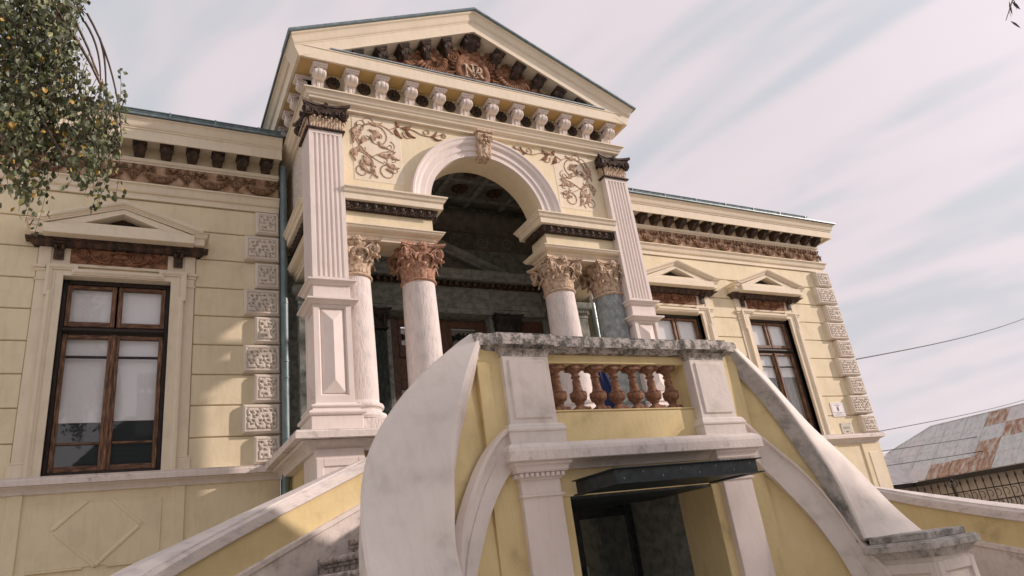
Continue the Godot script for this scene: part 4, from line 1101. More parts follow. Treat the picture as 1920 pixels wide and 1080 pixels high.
	swp(villa, "corbel_table", M.cream_plaster, run, [[-0.05, 8.285], [0.0, 8.285], [0.0, 8.72], [-0.05, 8.72]])
	swp(villa, "soffit", M.ochre_soffit, run, [[-0.05, 8.702], [0.268, 8.702], [0.268, 8.73], [-0.05, 8.73]])
	swp(villa, "cornice_fascia", M.pale_plaster, run, [[0.268, 8.732], [0.268, 8.698], [0.305, 8.695], [0.315, 8.875], [0.325, 8.88], [0.325, 8.895], [-0.05, 8.905], [-0.05, 8.732]])
	for s in [-1.0, 1.0]:
		var side := [Vector3(s * 2.60, 0, 1.975), Vector3(s * 2.60, 0, -3.2)]
		if s < 0: side.reverse()
		swp(villa, "side_cyma", M.pale_plaster, side, [[-0.05, 8.907], [0.33, 8.907], ["s", 0.40, 8.985], [0.42, 8.99], [0.42, 9.0], [-0.05, 9.02]])
	if not made.has("corbel"): made.corbel = console_mesh(0.165, 0.345, 0.255, 3).done()
	for k in 12: part(villa, "corbel", made.corbel, M.white_plaster, "", Vector3((k - 5.5) * 0.4675, 8.70, 1.662))
	for s in [-1.0, 1.0]:
		for k in 4:
			var q := part(villa, "corbel", made.corbel, M.white_plaster, "", Vector3(s * 2.602, 8.70, 1.46 - 0.45 * k))
			q.rotation.y = s * PI / 2
	if not made.has("rosette"): made.rosette = rosette_mesh(0.105, 10).done()
	for k in 11: part(villa, "rosette", made.rosette, M.dark_shaded_terracotta, "", Vector3((k - 5) * 0.4675, 8.555, 1.664))
	# zinc flashing along the top of the horizontal cornice
	boxp(villa, "flashing", M.bright_zinc, -2.44, 2.44, 8.906, 8.93, 1.67, 1.998, 0.004)
	# raking cornice: roof line from (3.02, 8.99) to (0, 10.34)
	var rk := [Vector3(-3.02, 8.985, 0), Vector3(0, 10.335, 0), Vector3(3.02, 8.985, 0)]
	var rc := MB.new()
	rc.sweep(rk, half_turn(pp([[-0.325, 1.60], [-0.325, 1.935], [-0.335, 1.94], [-0.335, 1.972], [-0.165, 1.978], [-0.16, 1.985], [-0.145, 1.99], ["r", -0.04, 2.06], [-0.03, 2.075], [0.0, 2.08], [0.0, 1.60]])), Vector3(0, 0, -1))
	part(villa, "raking_cornice", rc, M.pale_plaster)
	var re := MB.new()
	re.sweep([Vector3(-3.05, 8.97, 0), Vector3(0, 10.335, 0), Vector3(3.05, 8.97, 0)], half_turn(pp([[0.002, 1.60], [-0.008, 2.105], [0.0, 2.115], [0.028, 2.115], [0.03, 1.60]])), Vector3(0, 0, -1))
	part(villa, "roof_edge", re, M.zinc)
	var rp := MB.new()
	for s in [-1.0, 1.0]:
		var p := PackedVector2Array([Vector2(0, 10.36), Vector2(s * 3.05, 8.995), Vector2(s * 3.05, 9.03), Vector2(0, 10.395)])
		rp.prism(p, -4.0, 2.09)
	part(villa, "roof", rp, M.zinc)
	var gbl := MB.new()
	gbl.prism(PackedVector2Array([Vector2(-2.6, 8.70), Vector2(2.6, 8.70), Vector2(2.6, 8.98), Vector2(0, 10.12), Vector2(-2.6, 8.98)]), 1.40, 1.66)
	part(villa, "tympanum", gbl, M.cream_plaster)
	var ang := atan2(1.35, 3.02)
	for dx in [0.0, 0.5, 0.88, 1.26, 1.64, 2.01]:
		for s in [-1.0, 1.0]:
			if dx == 0.0 and s > 0: continue
			var y: float = 10.335 - 0.447 * dx - 0.358
			var q := part(villa, "bracket", made.bracket, M.dark_shaded_terracotta, "", Vector3(s * dx, y - (0.01 if dx > 0.0 else 0.03), 1.664))
			q.rotation.z = -s * ang if dx > 0.0 else 0.0
			q.scale = Vector3(1.06, 1.06, 1.15) if dx > 0.0 else Vector3(1.75, 1.1, 1.15)
	tympanum_relief()

func spandrel_scroll(s: float) -> void:
	# raised stucco scrollwork on the wall beside the arch; drawn for the far side, mirrored for the near one
	var o := hold(villa, "spandrel_ornament", Vector3(s * 1.72, 7.50, 1.66))
	var k := s  # x grows away from the arch
	var ground := boxp(o, "plaster_field", M.pale_plaster, -0.37, 0.37, -0.545, 0.575, -0.01, 0.005, 0.004)
	var P := func(p: PackedVector2Array) -> PackedVector2Array:
		var r := PackedVector2Array()
		for q in p: r.append(Vector2(q.x * k, q.y))
		return r
	var strokes := [
		[spiral(Vector2(0.02, 0.23), 0.28, 0.07, -0.6, 1.15), 0.045, 0.014], [spiral(Vector2(-0.14, -0.36), 0.15, 0.035, 2.5, -1.3), 0.04, 0.012],
		[spiral(Vector2(0.13, 0.47), 0.10, 0.02, 3.6, -1.2, 16), 0.024, 0.01], [bez(Vector2(0.30, 0.42), Vector2(0.40, 0.1), Vector2(0.20, -0.1), Vector2(-0.08, -0.22)), 0.05, 0.02],
		[bez(Vector2(0.28, -0.05), Vector2(0.10, -0.10), Vector2(0.0, -0.25), Vector2(0.14, -0.50)), 0.06, 0.016], [bez(Vector2(-0.25, 0.02), Vector2(-0.05, 0.0), Vector2(0.1, -0.12), Vector2(0.30, -0.32)), 0.035, 0.016],
		[spiral(Vector2(0.25, -0.40), 0.10, 0.02, 1.2, -1.1, 16), 0.03, 0.01], [bez(Vector2(-0.26, 0.33), Vector2(-0.1, 0.52), Vector2(0.15, 0.5), Vector2(0.22, 0.36)), 0.03, 0.018],
		# the runner above the arch
		[bez(Vector2(-0.20, 0.40), Vector2(-0.38, 0.52), Vector2(-0.52, 0.50), Vector2(-0.66, 0.44)), 0.03, 0.02], [spiral(Vector2(-0.50, 0.37), 0.09, 0.02, 0.4, -1.0, 16), 0.022, 0.01],
		[bez(Vector2(-0.66, 0.44), Vector2(-0.80, 0.36), Vector2(-0.92, 0.42), Vector2(-1.12, 0.50)), 0.022, 0.012], [spiral(Vector2(-0.82, 0.47), 0.07, 0.015, -1.6, 1.1, 16), 0.02, 0.01], [spiral(Vector2(-1.10, 0.46), 0.05, 0.012, 1.5, -1.2, 14), 0.018, 0.01]]
	var g := RandomNumberGenerator.new()
	g.seed = 6
	for i in 12:
		var c := Vector2(g.randf_range(-0.24, 0.26), g.randf_range(-0.44, 0.44))
		strokes.append([spiral(c, g.randf_range(0.05, 0.10), 0.015, g.randf() * TAU, (1.0 if g.randf() < 0.5 else -1.0) * g.randf_range(0.7, 1.1), 14), 0.018, 0.007])
	for q in strokes:
		var b := MB.new()
		b.strap(P.call(q[0]), q[1] * 0.8, q[2] * 0.8, 0.013)
		part(o, "scroll", b, M.scroll_paint)
	var leaves := [
		[Vector2(0.22, 0.30), Vector2(0.36, 0.05), 0.13], [Vector2(0.30, 0.0), Vector2(0.34, -0.24), 0.14], [Vector2(0.22, -0.12), Vector2(0.04, -0.30), 0.13], [Vector2(0.0, -0.08), Vector2(-0.28, 0.02), 0.11],
		[Vector2(-0.05, 0.22), Vector2(0.12, 0.34), 0.14], [Vector2(-0.02, 0.16), Vector2(-0.16, 0.05), 0.10], [Vector2(0.08, -0.26), Vector2(0.02, -0.48), 0.10], [Vector2(-0.12, -0.20), Vector2(-0.32, -0.26), 0.11],
		[Vector2(0.30, 0.36), Vector2(0.34, 0.16), 0.10], [Vector2(0.10, 0.46), Vector2(-0.10, 0.50), 0.10], [Vector2(0.26, -0.20), Vector2(0.12, -0.42), 0.12], [Vector2(-0.18, -0.02), Vector2(-0.33, -0.12), 0.08],
		[Vector2(-0.30, 0.44), Vector2(-0.40, 0.28), 0.10], [Vector2(-0.34, 0.46), Vector2(-0.30, 0.56), 0.08], [Vector2(-0.40, 0.47), Vector2(-0.56, 0.54), 0.09], [Vector2(-0.46, 0.46), Vector2(-0.62, 0.33), 0.08], [Vector2(-0.86, 0.40), Vector2(-0.98, 0.52), 0.05], [Vector2(-0.9, 0.40), Vector2(-1.06, 0.38), 0.05],
		[Vector2(0.02, 0.26), Vector2(0.06, 0.12), 0.12], [Vector2(0.16, 0.18), Vector2(0.24, 0.06), 0.09], [Vector2(-0.2, -0.36), Vector2(-0.10, -0.30), 0.07]]
	for q in leaves:
		var b := MB.new()
		var a: Vector2 = q[0]; var e: Vector2 = q[1]
		b.blade(Vector2(a.x * k, a.y), Vector2(e.x * k, e.y), q[2], 0.02, 0.16 * k)
		part(o, "leaf", b, M.scroll_paint if absf(a.x) < 0.28 or a.x > 0 else M.terracotta)

func tympanum_relief() -> void:
	var o := hold(villa, "tympanum_relief", Vector3(0, 9.31, 1.66))
	var g := MB.new()
	g.prism(PackedVector2Array([Vector2(-1.95, -0.40), Vector2(1.95, -0.40), Vector2(1.5, -0.12), Vector2(0.62, 0.22), Vector2(0.2, 0.46), Vector2(-0.2, 0.46), Vector2(-0.62, 0.22), Vector2(-1.5, -0.12)]), -0.01, 0.03)
	part(o, "relief_ground", g, M.terracotta)
	# oval shield
	var c := MB.new()
	c.t = Transform3D(Basis(), Vector3(0, -0.01, 0.03))
	var rows := []
	for ring in [[0.40, 0.0], [0.395, 0.06], [0.36, 0.085], [0.33, 0.07], [0.30, 0.085], [0.275, 0.075], [0.265, 0.055], [0.16, 0.07], [0.0, 0.08]]:
		var row := []
		for i in 37:
			var a := TAU * i / 36.0
			row.append(Vector3(cos(a) * ring[0] * 0.80, sin(a) * ring[0], ring[1]))
		rows.append(row)
	c.grid(rows)
	part(o, "shield", c, M.terracotta)
	# its monogram, interlaced capitals
	for q in [["N", -0.05, -0.01, 0.0036], ["R", 0.085, 0.0, 0.0033], ["P", 0.03, 0.035, 0.0029]]:
		var t := TextMesh.new()
		t.text = q[0]
		var f := SystemFont.new()
		f.font_names = PackedStringArray(["Droid Serif"])
		t.font = f
		t.font_size = 100; t.pixel_size = q[3]; t.depth = 0.04
		part(o, "monogram", t, M.pale_terracotta, "", Vector3(q[1], q[2] - 0.02, 0.105))
	# frame of fluting, scrolls and leaves about the shield
	for s in [-1.0, 1.0]:
		var fl := MB.new()
		for k in 12:
			var a := -1.35 + 0.2 * k
			var d := Vector3(s * cos(a) * 0.86, sin(a), 0).normalized()
			fl.ell(Vector3(s * cos(a) * 0.36, sin(a) * 0.43 - 0.02, 0.06), Vector3(0.05, 0.019, 0.04), 6, 5, Basis(Vector3(0, 0, 1), atan2(d.y, d.x)))
		part(o, "fluted_border", fl, M.terracotta)
		for q in [[0.34, 0.22, 0.115, 1.0], [0.11, 0.40, 0.085, -1.0], [0.42, -0.20, 0.10, -1.0]]:
			var v := MB.new()
			v.volute(Vector3(s * q[0], q[1], 0.085), Vector3(s, 0, 0), Vector3.UP, Vector3(0, 0, 1), q[2], q[3], 2.1, 2.2)
			part(o, "volute", v, M.terracotta)
		# horn of plenty: ribbed, widening inwards and spilling fruit outwards
		var h := MB.new()
		var p := bez3(Vector3(s * 0.48, 0.12, 0.05), Vector3(s * 0.55, -0.22, 0.07), Vector3(s * 0.78, -0.32, 0.08), Vector3(s * 1.02, -0.06, 0.06), 15)
		for k in 15:
			var r := lerpf(0.05, 0.125, k / 14.0)
			var d: Vector3 = (p[k + 1] - p[k]).normalized()
			h.ell(p[k] + Vector3(0, 0, 0.015), Vector3(0.036, r, r * 0.75), 10, 6, Basis(Vector3(0, 0, 1), atan2(d.y, d.x)))
		part(o, "cornucopia", h, M.terracotta)
		var fr := MB.new()
		var rg := RandomNumberGenerator.new()
		rg.seed = 12
		for k in 22:
			var u := rg.randf()
			fr.ell(Vector3(s * (1.08 + 0.36 * u), -0.13 - 0.16 * u + rg.randf_range(-0.10, 0.10) * (1.1 - u), 0.06), Vector3.ONE * rg.randf_range(0.032, 0.058), 8, 5)
		part(o, "fruit", fr, M.terracotta)
		var lf := MB.new()
		for q in [[0.52, 0.16, 0.6, 0.24], [0.62, 0.06, 0.9, 0.26], [0.78, 0.04, 0.5, 0.24], [0.9, 0.0, 0.2, 0.24], [1.05, -0.02, -0.1, 0.24], [0.60, -0.26, -0.6, 0.22], [0.72, -0.30, -0.2, 0.24], [1.0, -0.26, -0.3, 0.24], [1.2, -0.24, -0.4, 0.26], [1.4, -0.30, -0.1, 0.24], [0.26, 0.36, 0.7, 0.2], [0.45, 0.02, 0.0, 0.2], [1.28, -0.16, 0.0, 0.22], [0.5, -0.32, -1.2, 0.16]]:
			var d := Vector3(s * cos(q[2]), sin(q[2]), 0)
			lf.leaf(Vector3(s * q[0], q[1], 0.03), Vector3(d.y, -d.x, 0), d, Vector3(0, 0, 1), 0.15, q[3], 0.09, 3, 0.3)
		part(o, "leaf_spray", lf, M.terracotta)

func loggia() -> void:
	# the recessed porch behind the columns
	var back := -0.6
	var w := hold(villa, "loggia_wall")
	boxp(w, "back_wall", M.old_shaded_plaster, -2.83, -0.98, 3.35, 8.2, back - 0.3, back, 0.002)
	boxp(w, "back_wall", M.old_shaded_plaster, 0.98, 2.83, 3.35, 8.2, back - 0.3, back, 0.002)
	boxp(w, "back_wall", M.old_shaded_plaster, -0.979, 0.979, 5.86, 8.2, back - 0.3, back - 0.001, 0.002)
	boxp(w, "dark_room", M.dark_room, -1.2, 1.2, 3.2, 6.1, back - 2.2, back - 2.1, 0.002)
	for s in [-1.0, 1.0]: boxp(w, "return_wall", M.old_shaded_plaster, minf(s * 2.83, s * 2.86), maxf(s * 2.83, s * 2.86), 3.35, 8.2, back - 0.3, -0.502, 0.002)
	var ceil_ := hold(villa, "loggia_ceiling")
	boxp(ceil_, "ceiling_board", M.shaded_fresco, -2.15, 2.15, 8.1, 8.2, -0.9, 1.205, 0.003)
	var rib := MB.new()
	for x in [-1.45, -0.7, 0.0, 0.7, 1.45]: rib.box(x - 0.05, x + 0.05, 8.06, 8.10, -0.6, 1.2, 0.008)
	for z in [-0.25, 0.35, 0.9]: rib.box(-2.15, 2.15, 8.065, 8.10, z - 0.05, z + 0.05, 0.008)
	part(ceil_, "ceiling_rib", rib, M.old_shaded_plaster)
	if not made.has("ceiling_rose"): made.ceiling_rose = rosette_mesh(0.16, 8).done()
	for q in [[-0.35, 0.62], [0.35, 0.62], [1.05, 0.62], [-1.05, 0.62], [0.35, 0.05], [1.05, 0.05], [-0.35, 0.05]]:
		var r := part(ceil_, "ceiling_rose", made.ceiling_rose, M.dark_shaded_terracotta, "", Vector3(q[0], 8.098, q[1]))
		r.rotation.x = PI / 2
	swp(w, "wall_cornice", M.shaded_fresco, [Vector3(-2.15, 0, back), Vector3(2.15, 0, back)], [[0.0, 7.55], [0.04, 7.55], [0.05, 7.66], ["s", 0.16, 7.80], [0.2, 7.82], [0.2, 7.9], [0.0, 7.95]])
	boxp(w, "painted_band", M.shaded_fresco, -2.1, 2.1, 7.20, 7.54, back, back + 0.012, 0.003)
	# painted scroll on the wall over the pediment
	var sc := MB.new()
	for s in [-1.0, 1.0]:
		sc.t = Transform3D(Basis(), Vector3(0, 0, back + 0.012))
		for k in 3:
			sc.strap(spiral(Vector2(s * (0.45 + 0.55 * k), 7.37), 0.13, 0.03, 0.5 * s, s * 1.5 * (1 if k % 2 == 0 else -1), 20), 0.03, 0.015, 0.006)
	part(w, "painted_scroll", sc, M.old_shaded_plaster)
	# entablature and pediment of the doorway
	var d := hold(villa, "doorway")
	swp(d, "door_entablature", M.old_shaded_plaster, [Vector3(-2.05, 0, back), Vector3(-2.05, 0, back + 0.1), Vector3(2.05, 0, back + 0.1), Vector3(2.05, 0, back)], [[-0.08, 5.86], [0.02, 5.86], [0.03, 5.95], [0.05, 5.96], [0.06, 6.05], [0.02, 6.06], [0.02, 6.32], [0.06, 6.34], [-0.08, 6.34]])
	var dk := MB.new()
	dk.box(-2.05, 2.05, 6.342, 6.45, back, back + 0.16, 0.006)
	for k in 34: dk.box(-2.03 + 0.12 * k, -1.97 + 0.12 * k, 6.36, 6.44, back + 0.15, back + 0.24, 0.004)
	part(d, "dentil_course", dk, M.dark_shaded_terracotta)
	swp(d, "door_cornice", M.old_shaded_plaster, [Vector3(-2.05, 0, back), Vector3(-2.05, 0, back + 0.1), Vector3(2.05, 0, back + 0.1), Vector3(2.05, 0, back)], [[-0.08, 6.452], [0.2, 6.452], [0.2, 6.54], ["s", 0.26, 6.60], [0.26, 6.62], [-0.08, 6.63]])
	var pd := MB.new()
	pd.sweep([Vector3(-1.6, 6.56, 0), Vector3(0, 7.22, 0), Vector3(1.6, 6.56, 0)], half_turn(pp([[-0.12, back], [-0.12, back + 0.16], [-0.06, back + 0.17], [-0.05, back + 0.2], [0.0, back + 0.26], [0.02, back + 0.26], [0.02, back]])), Vector3(0, 0, -1))
	part(d, "door_pediment", pd, M.old_shaded_plaster)
	var dg := MB.new()
	dg.prism(PackedVector2Array([Vector2(-1.4, 6.63), Vector2(1.4, 6.63), Vector2(0, 7.12)]), back, back + 0.04)
	part(d, "pediment_field", dg, M.shaded_fresco)
	# dark pilasters with blackened capitals
	if not made.has("door_capital"): made.door_capital = capital_mesh(0.22, 0.36, 0.31, true).done()
	for s in [-1.0, 1.0]:
		var x: float = s * 1.26
		boxp(d, "door_pilaster", M.green_boards, x - 0.22, x + 0.22, 3.55, 5.50, back, back + 0.13, 0.012)
		boxp(d, "door_pilaster_base", M.green_boards, x - 0.27, x + 0.27, 3.352, 3.56, back, back + 0.18, 0.015)
		part(d, "door_capital", made.door_capital, M.black_wood, "", Vector3(x, 5.50, back - 0.06))
		boxp(d, "side_door", M.door_wood, minf(s * 1.56, s * 2.05), maxf(s * 1.56, s * 2.05), 3.352, 5.80, back - 0.02, back + 0.03, 0.01)
		boxp(d, "side_door_post", M.old_shaded_plaster, minf(s * 2.06, s * 2.16), maxf(s * 2.06, s * 2.16), 3.352, 5.858, back, back + 0.07, 0.01)
		boxp(d, "door_post", M.old_shaded_plaster, minf(s * 0.935, s * 1.02), maxf(s * 0.935, s * 1.02), 3.352, 5.858, back - 0.2, back + 0.06, 0.01)
		# carved leaf with two glazed panels
		var dl := MB.new()
		var x0: float = minf(s * 0.008, s * 0.93); var x1: float = maxf(s * 0.008, s * 0.93)
		var z := back - 0.16
		for q in [[x0, x0 + 0.17, 3.352, 5.80], [x1 - 0.17, x1, 3.352, 5.80], [x0 + 0.17, x1 - 0.17, 5.66, 5.80], [x0 + 0.17, x1 - 0.17, 5.10, 5.32], [x0 + 0.17, x1 - 0.17, 4.55, 4.72], [x0 + 0.17, x1 - 0.17, 3.352, 3.62]]: dl.box(q[0], q[1], q[2], q[3], z, z + 0.06, 0.01)
		dl.box(x0 + 0.17, x1 - 0.17, 4.72, 5.10, z + 0.005, z + 0.035, 0.02)
		for q in [-1.0, 1.0]: dl.box((x0 + x1) / 2 + q * 0.27 - 0.03, (x0 + x1) / 2 + q * 0.27 + 0.03, 5.32, 5.66, z + 0.01, z + 0.07, 0.008)
		part(d, "door_leaf", dl, M.door_wood)
		boxp(d, "pane", M.window_glass, x0 + 0.17, x1 - 0.17, 5.32, 5.66, z + 0.02, z + 0.026, 0.0005)
		boxp(d, "pane", M.window_glass, x0 + 0.17, x1 - 0.17, 3.62, 4.55, z + 0.02, z + 0.026, 0.0005)
		boxp(d, "pale_lining", M.plaque_metal, x0 + 0.16, x1 - 0.16, 3.62, 5.66, z - 0.06, z - 0.05, 0.001)
		var gr := MB.new()
		gr.t = Transform3D(Basis(), Vector3((x0 + x1) / 2, 5.49, z + 0.04))
		for q in [-1.0, 1.0]:
			gr.volute(Vector3(q * 0.10, 0.02, 0), Vector3(q, 0, 0), Vector3.UP, Vector3(0, 0, 1), 0.06, 1.0, 1.6)
			gr.volute(Vector3(q * 0.20, -0.02, 0), Vector3(q, 0, 0), Vector3.UP, Vector3(0, 0, 1), 0.055, -1.0, 1.6)
			for k in 4: gr.leaf(Vector3(q * 0.03 * k, -0.05, 0), Vector3(0.8, 0.6 * q, 0), Vector3(-0.6 * q + 0.4 * q * k, 0.8, 0).normalized(), Vector3(0, 0, 1), 0.05, 0.13, 0.01, 2)
		part(d, "door_grille", gr, M.iron)
		for q in [3.75, 4.0]:
			var g2 := MB.new()
			g2.volute(Vector3((x0 + x1) / 2, q + 0.25, z + 0.04), Vector3.RIGHT, Vector3.UP, Vector3(0, 0, 1), 0.13, 1.0, 1.6)
			part(d, "door_grille", g2, M.iron)

# ---------------------------------------------------------------- the horseshoe stair
var stair: Node3D

func plan_z(dx: float) -> float:
	# the concave front wall in plan: distance from the axis to z
	var t := [[0.0, 4.12], [1.40, 4.12], [1.70, 4.13], [1.88, 4.20], [2.04, 4.29], [2.17, 4.36], [2.27, 4.44], [2.34, 4.53], [2.375, 4.60], [2.40, 4.70], [2.42, 4.90]]
	for i in t.size() - 1:
		if dx <= t[i + 1][0]: return remap(dx, t[i][0], t[i + 1][0], t[i][1], t[i + 1][1])
	return 4.95

func catmull(p: Array, per: int) -> Array:
	var r := []
	for i in p.size() - 1:
		for k in per:
			r.append((p[i] as Vector3).cubic_interpolate(p[i + 1], p[maxi(i - 1, 0)], p[mini(i + 2, p.size() - 1)], float(k) / per))
	r.append(p[p.size() - 1])
	return r

func mir(s: float, p: Vector3) -> Vector3:
	return Vector3(p.x * s, p.y, p.z)

func ringm(s: float, a: Array) -> PackedVector3Array:
	# a ring given for the +x side, mirrored (and turned round) for the other
	var r := PackedVector3Array()
	for p in a: r.append(mir(s, p))
	if s < 0: r.reverse()
	return r

func staircase() -> void:
	stair = thing("entrance_staircase", "yellow and white horseshoe entrance stair with swooping parapets and terracotta balusters", "staircase", Vector3(XC, 0, 0))
	# front wall round the basement door
	var fw := hold(stair, "front_wall")
	for s in [-1.0, 1.0]: boxp(fw, "wall_pier", M.yellow_plaster, minf(s * 0.90, s * 1.55), maxf(s * 0.90, s * 1.55), 0.0, 2.156, 3.55, 4.12, 0.004)
	boxp(fw, "wall_head", M.yellow_plaster, -1.55, 1.55, 2.158, 2.66, 3.55, 4.12, 0.003)
	boxp(fw, "parapet_base", M.yellow_plaster, -0.95, 0.95, 2.66, 2.985, 3.80, 4.08, 0.006)
	boxp(fw, "parapet_ledge", M.yellow_plaster, -0.95, 0.95, 2.987, 3.005, 3.79, 4.09, 0.005)
	boxp(fw, "rail_beam", M.yellow_plaster, -0.95, 0.95, 3.505, 3.60, 3.79, 4.07, 0.006)
	boxp(stair, "landing", M.stone_step, -1.12, 1.12, 2.60, 2.78, 1.82, 3.80, 0.004)
	# rounded string course with square ends
	swp(stair, "bolster_course", M.stained_plaster, [Vector3(-1.40, 0, 3.9), Vector3(-1.40, 0, 4.12), Vector3(1.40, 0, 4.12), Vector3(1.40, 0, 3.9)], [[-0.03, 2.482], [0.195, 2.482], [0.205, 2.49], [0.207, 2.575], [0.198, 2.61], [0.175, 2.638], [0.14, 2.655], [0.09, 2.665], [-0.03, 2.672]])
	swp(stair, "bolster_bed", M.grey_plaster, [Vector3(-1.40, 0, 3.9), Vector3(-1.40, 0, 4.12), Vector3(1.40, 0, 4.12), Vector3(1.40, 0, 3.9)], [[-0.03, 2.41], [0.03, 2.41], ["c", 0.10, 2.47], [0.12, 2.48], [-0.03, 2.481]])
	# coping, stepping forward over the piers
	var cop := [Vector3(-1.74, 0, 4.10), Vector3(-1.51, 0, 4.125), Vector3(-1.49, 0, 4.165), Vector3(-0.92, 0, 4.165), Vector3(-0.90, 0, 4.125), Vector3(0.90, 0, 4.125), Vector3(0.92, 0, 4.165), Vector3(1.49, 0, 4.165), Vector3(1.51, 0, 4.125), Vector3(1.74, 0, 4.10)]
	swp(stair, "coping", M.mossy_stone, cop, [[-0.38, 3.602], [0.0, 3.602], [0.006, 3.61], ["c", 0.05, 3.645], [0.066, 3.648], [0.07, 3.742], [0.058, 3.75], [0.058, 3.768], [0.03, 3.778], [-0.38, 3.79]])
	for s in [-1.0, 1.0]:
		var pr := hold(stair, "parapet_pier", Vector3(s * 1.208, 0, 0))
		boxp(pr, "core", M.yellow_plaster, -0.262, 0.262, 2.66, 3.60, 3.72, 4.13, 0.004)
		boxp(pr, "face", M.grey_plaster, -0.264, 0.264, 2.80, 3.545, 4.05, 4.175, 0.006)
		swp(pr, "cap_moulding", M.mossy_stone, [Vector3(-0.262, 0, 4.0), Vector3(-0.262, 0, 4.172), Vector3(0.262, 0, 4.172), Vector3(0.262, 0, 4.0)], [[-0.05, 3.535], [0.006, 3.535], ["c", 0.045, 3.595], [0.055, 3.60], [-0.05, 3.601]])
		boxp(pr, "panel", M.grey_plaster, -0.208, 0.208, 2.905, 3.50, 4.15, 4.192, 0.012)
		swp(pr, "base_moulding", M.grey_plaster, [Vector3(-0.262, 0, 3.9), Vector3(-0.262, 0, 4.172), Vector3(0.262, 0, 4.172), Vector3(0.262, 0, 3.9)], [[-0.05, 2.662], [0.045, 2.662], [0.048, 2.772], [0.058, 2.778], ["o", 0.062, 2.80], [0.05, 2.815], ["c", 0.004, 2.86], [-0.05, 2.862]])
		# pilasters beside the door
		var pl := hold(stair, "door_pilaster", Vector3(s * 1.235, 0, 0))
		boxp(pl, "shaft", M.white_plaster, -0.213, 0.213, 0.0, 2.345, 4.05, 4.185, 0.006)
		swp(pl, "astragal", M.white_plaster, [Vector3(-0.213, 0, 4.1), Vector3(-0.213, 0, 4.185), Vector3(0.213, 0, 4.185), Vector3(0.213, 0, 4.1)], [[-0.03, 2.168], [0.004, 2.168], [0.02, 2.178], [0.02, 2.192], [0.004, 2.20], [-0.03, 2.20]])
		swp(pl, "capital", M.white_plaster, [Vector3(-0.213, 0, 4.0), Vector3(-0.213, 0, 4.185), Vector3(0.213, 0, 4.185), Vector3(0.213, 0, 4.0)], [[-0.05, 2.325], [0.012, 2.325], [0.014, 2.343], [0.026, 2.345], [0.026, 2.388], [0.06, 2.392], [0.064, 2.402], [0.07, 2.404], ["c", 0.10, 2.455], [0.105, 2.481], [-0.05, 2.481]])
		if not made.has("dentil"):
			var db := MB.new()
			db.box(-0.017, 0.017, 0.0, 0.038, 0.0, 0.034, 0.004)
			made.dentil = db.done()
		for k in 9: part(pl, "dentil", made.dentil, M.white_plaster, "", Vector3(-0.224 + 0.056 * k, 2.348, 4.208))
		for k in 3:
			var dn := part(pl, "dentil", made.dentil, M.white_plaster, "", Vector3(-0.236, 2.348, 4.18 - 0.056 * k))
			dn.rotation.y = -PI / 2
		stair_wing(s)
	# balusters
	var bb := MB.new()
	bb.box(-0.084, 0.084, 0.0, 0.045, -0.084, 0.084, 0.008)
	bb.lathe(Vector3.ZERO, [[0.07, 0.045], [0.054, 0.06], [0.043, 0.068], [0.038, 0.082], [0.048, 0.088], [0.053, 0.097], [0.048, 0.104], [0.06, 0.112], [0.084, 0.135], [0.093, 0.165], [0.090, 0.19], [0.075, 0.212], [0.063, 0.222], [0.053, 0.24], [0.044, 0.28], [0.037, 0.33], [0.035, 0.365], [0.046, 0.372], [0.052, 0.382], [0.046, 0.392], [0.038, 0.398], [0.041, 0.42], [0.066, 0.44], [0.074, 0.45]], 24)
	bb.box(-0.082, 0.082, 0.45, 0.50, -0.082, 0.082, 0.008)
	for k in 12:
		var a := TAU * k / 12.0
		var d := Vector3(cos(a), 0, sin(a))
		bb.leaf(d * 0.078 + Vector3(0, 0.125, 0), Vector3(-d.z, 0, d.x), Vector3.UP, d, 0.055, 0.085, 0.012, 2, 0.2)
		bb.leaf(d * 0.048 + Vector3(0, 0.222, 0), Vector3(-d.z, 0, d.x), (Vector3.UP - d * 0.1).normalized(), d, 0.03, 0.12, 0.006, 2, 0.2)
	var bm := bb.done()
	for k in 7: part(stair, "baluster", bm, M.baluster_clay, "", Vector3((k - 3) * 0.251, 3.004, 3.96))
	# basement door: a dark glazed pair behind the reveal
	var dr := hold(stair, "basement_door")
	for s in [-1.0, 1.0]:
		var x0: float = minf(s * 0.01, s * 0.88); var x1: float = maxf(s * 0.01, s * 0.88)
		var lf := MB.new()
		for q in [[x0, x0 + 0.09, 0.02, 2.12], [x1 - 0.09, x1, 0.02, 2.12], [x0 + 0.09, x1 - 0.09, 2.02, 2.12], [x0 + 0.09, x1 - 0.09, 0.02, 0.4], [x0 + 0.09, x1 - 0.09, 1.0, 1.09]]: lf.box(q[0], q[1], q[2], q[3], 2.62, 2.67, 0.006)
		part(dr, "leaf", lf, M.canopy_steel)
		boxp(dr, "pane", M.window_glass, x0 + 0.09, x1 - 0.09, 0.4, 1.0, 2.64, 2.646, 0.0005)
		boxp(dr, "pane", M.window_glass, x0 + 0.09, x1 - 0.09, 1.09, 2.02, 2.64, 2.646, 0.0005)
		var hd := MB.new()
		hd.tube([Vector3(s * 0.07, 0.95, 2.675), Vector3(s * 0.07, 0.95, 2.72), Vector3(s * 0.07, 1.5, 2.72), Vector3(s * 0.07, 1.5, 2.675)], 0.012, 0.012, 8)
		part(dr, "handle", hd, M.bright_zinc)
	boxp(dr, "added_shade_plate", M.canopy_steel, -0.898, 0.898, 2.13, 2.155, 3.0, 4.11, 0.003)  # dark plate added under the lintel to stand for the soffit's shade
	var pas := MB.new()
	pas.box(-0.95, 0.95, 2.16, 2.22, 1.85, 3.56, 0.002); pas.box(-0.95, 0.95, -0.02, 0.0, 2.0, 3.56, 0.002)
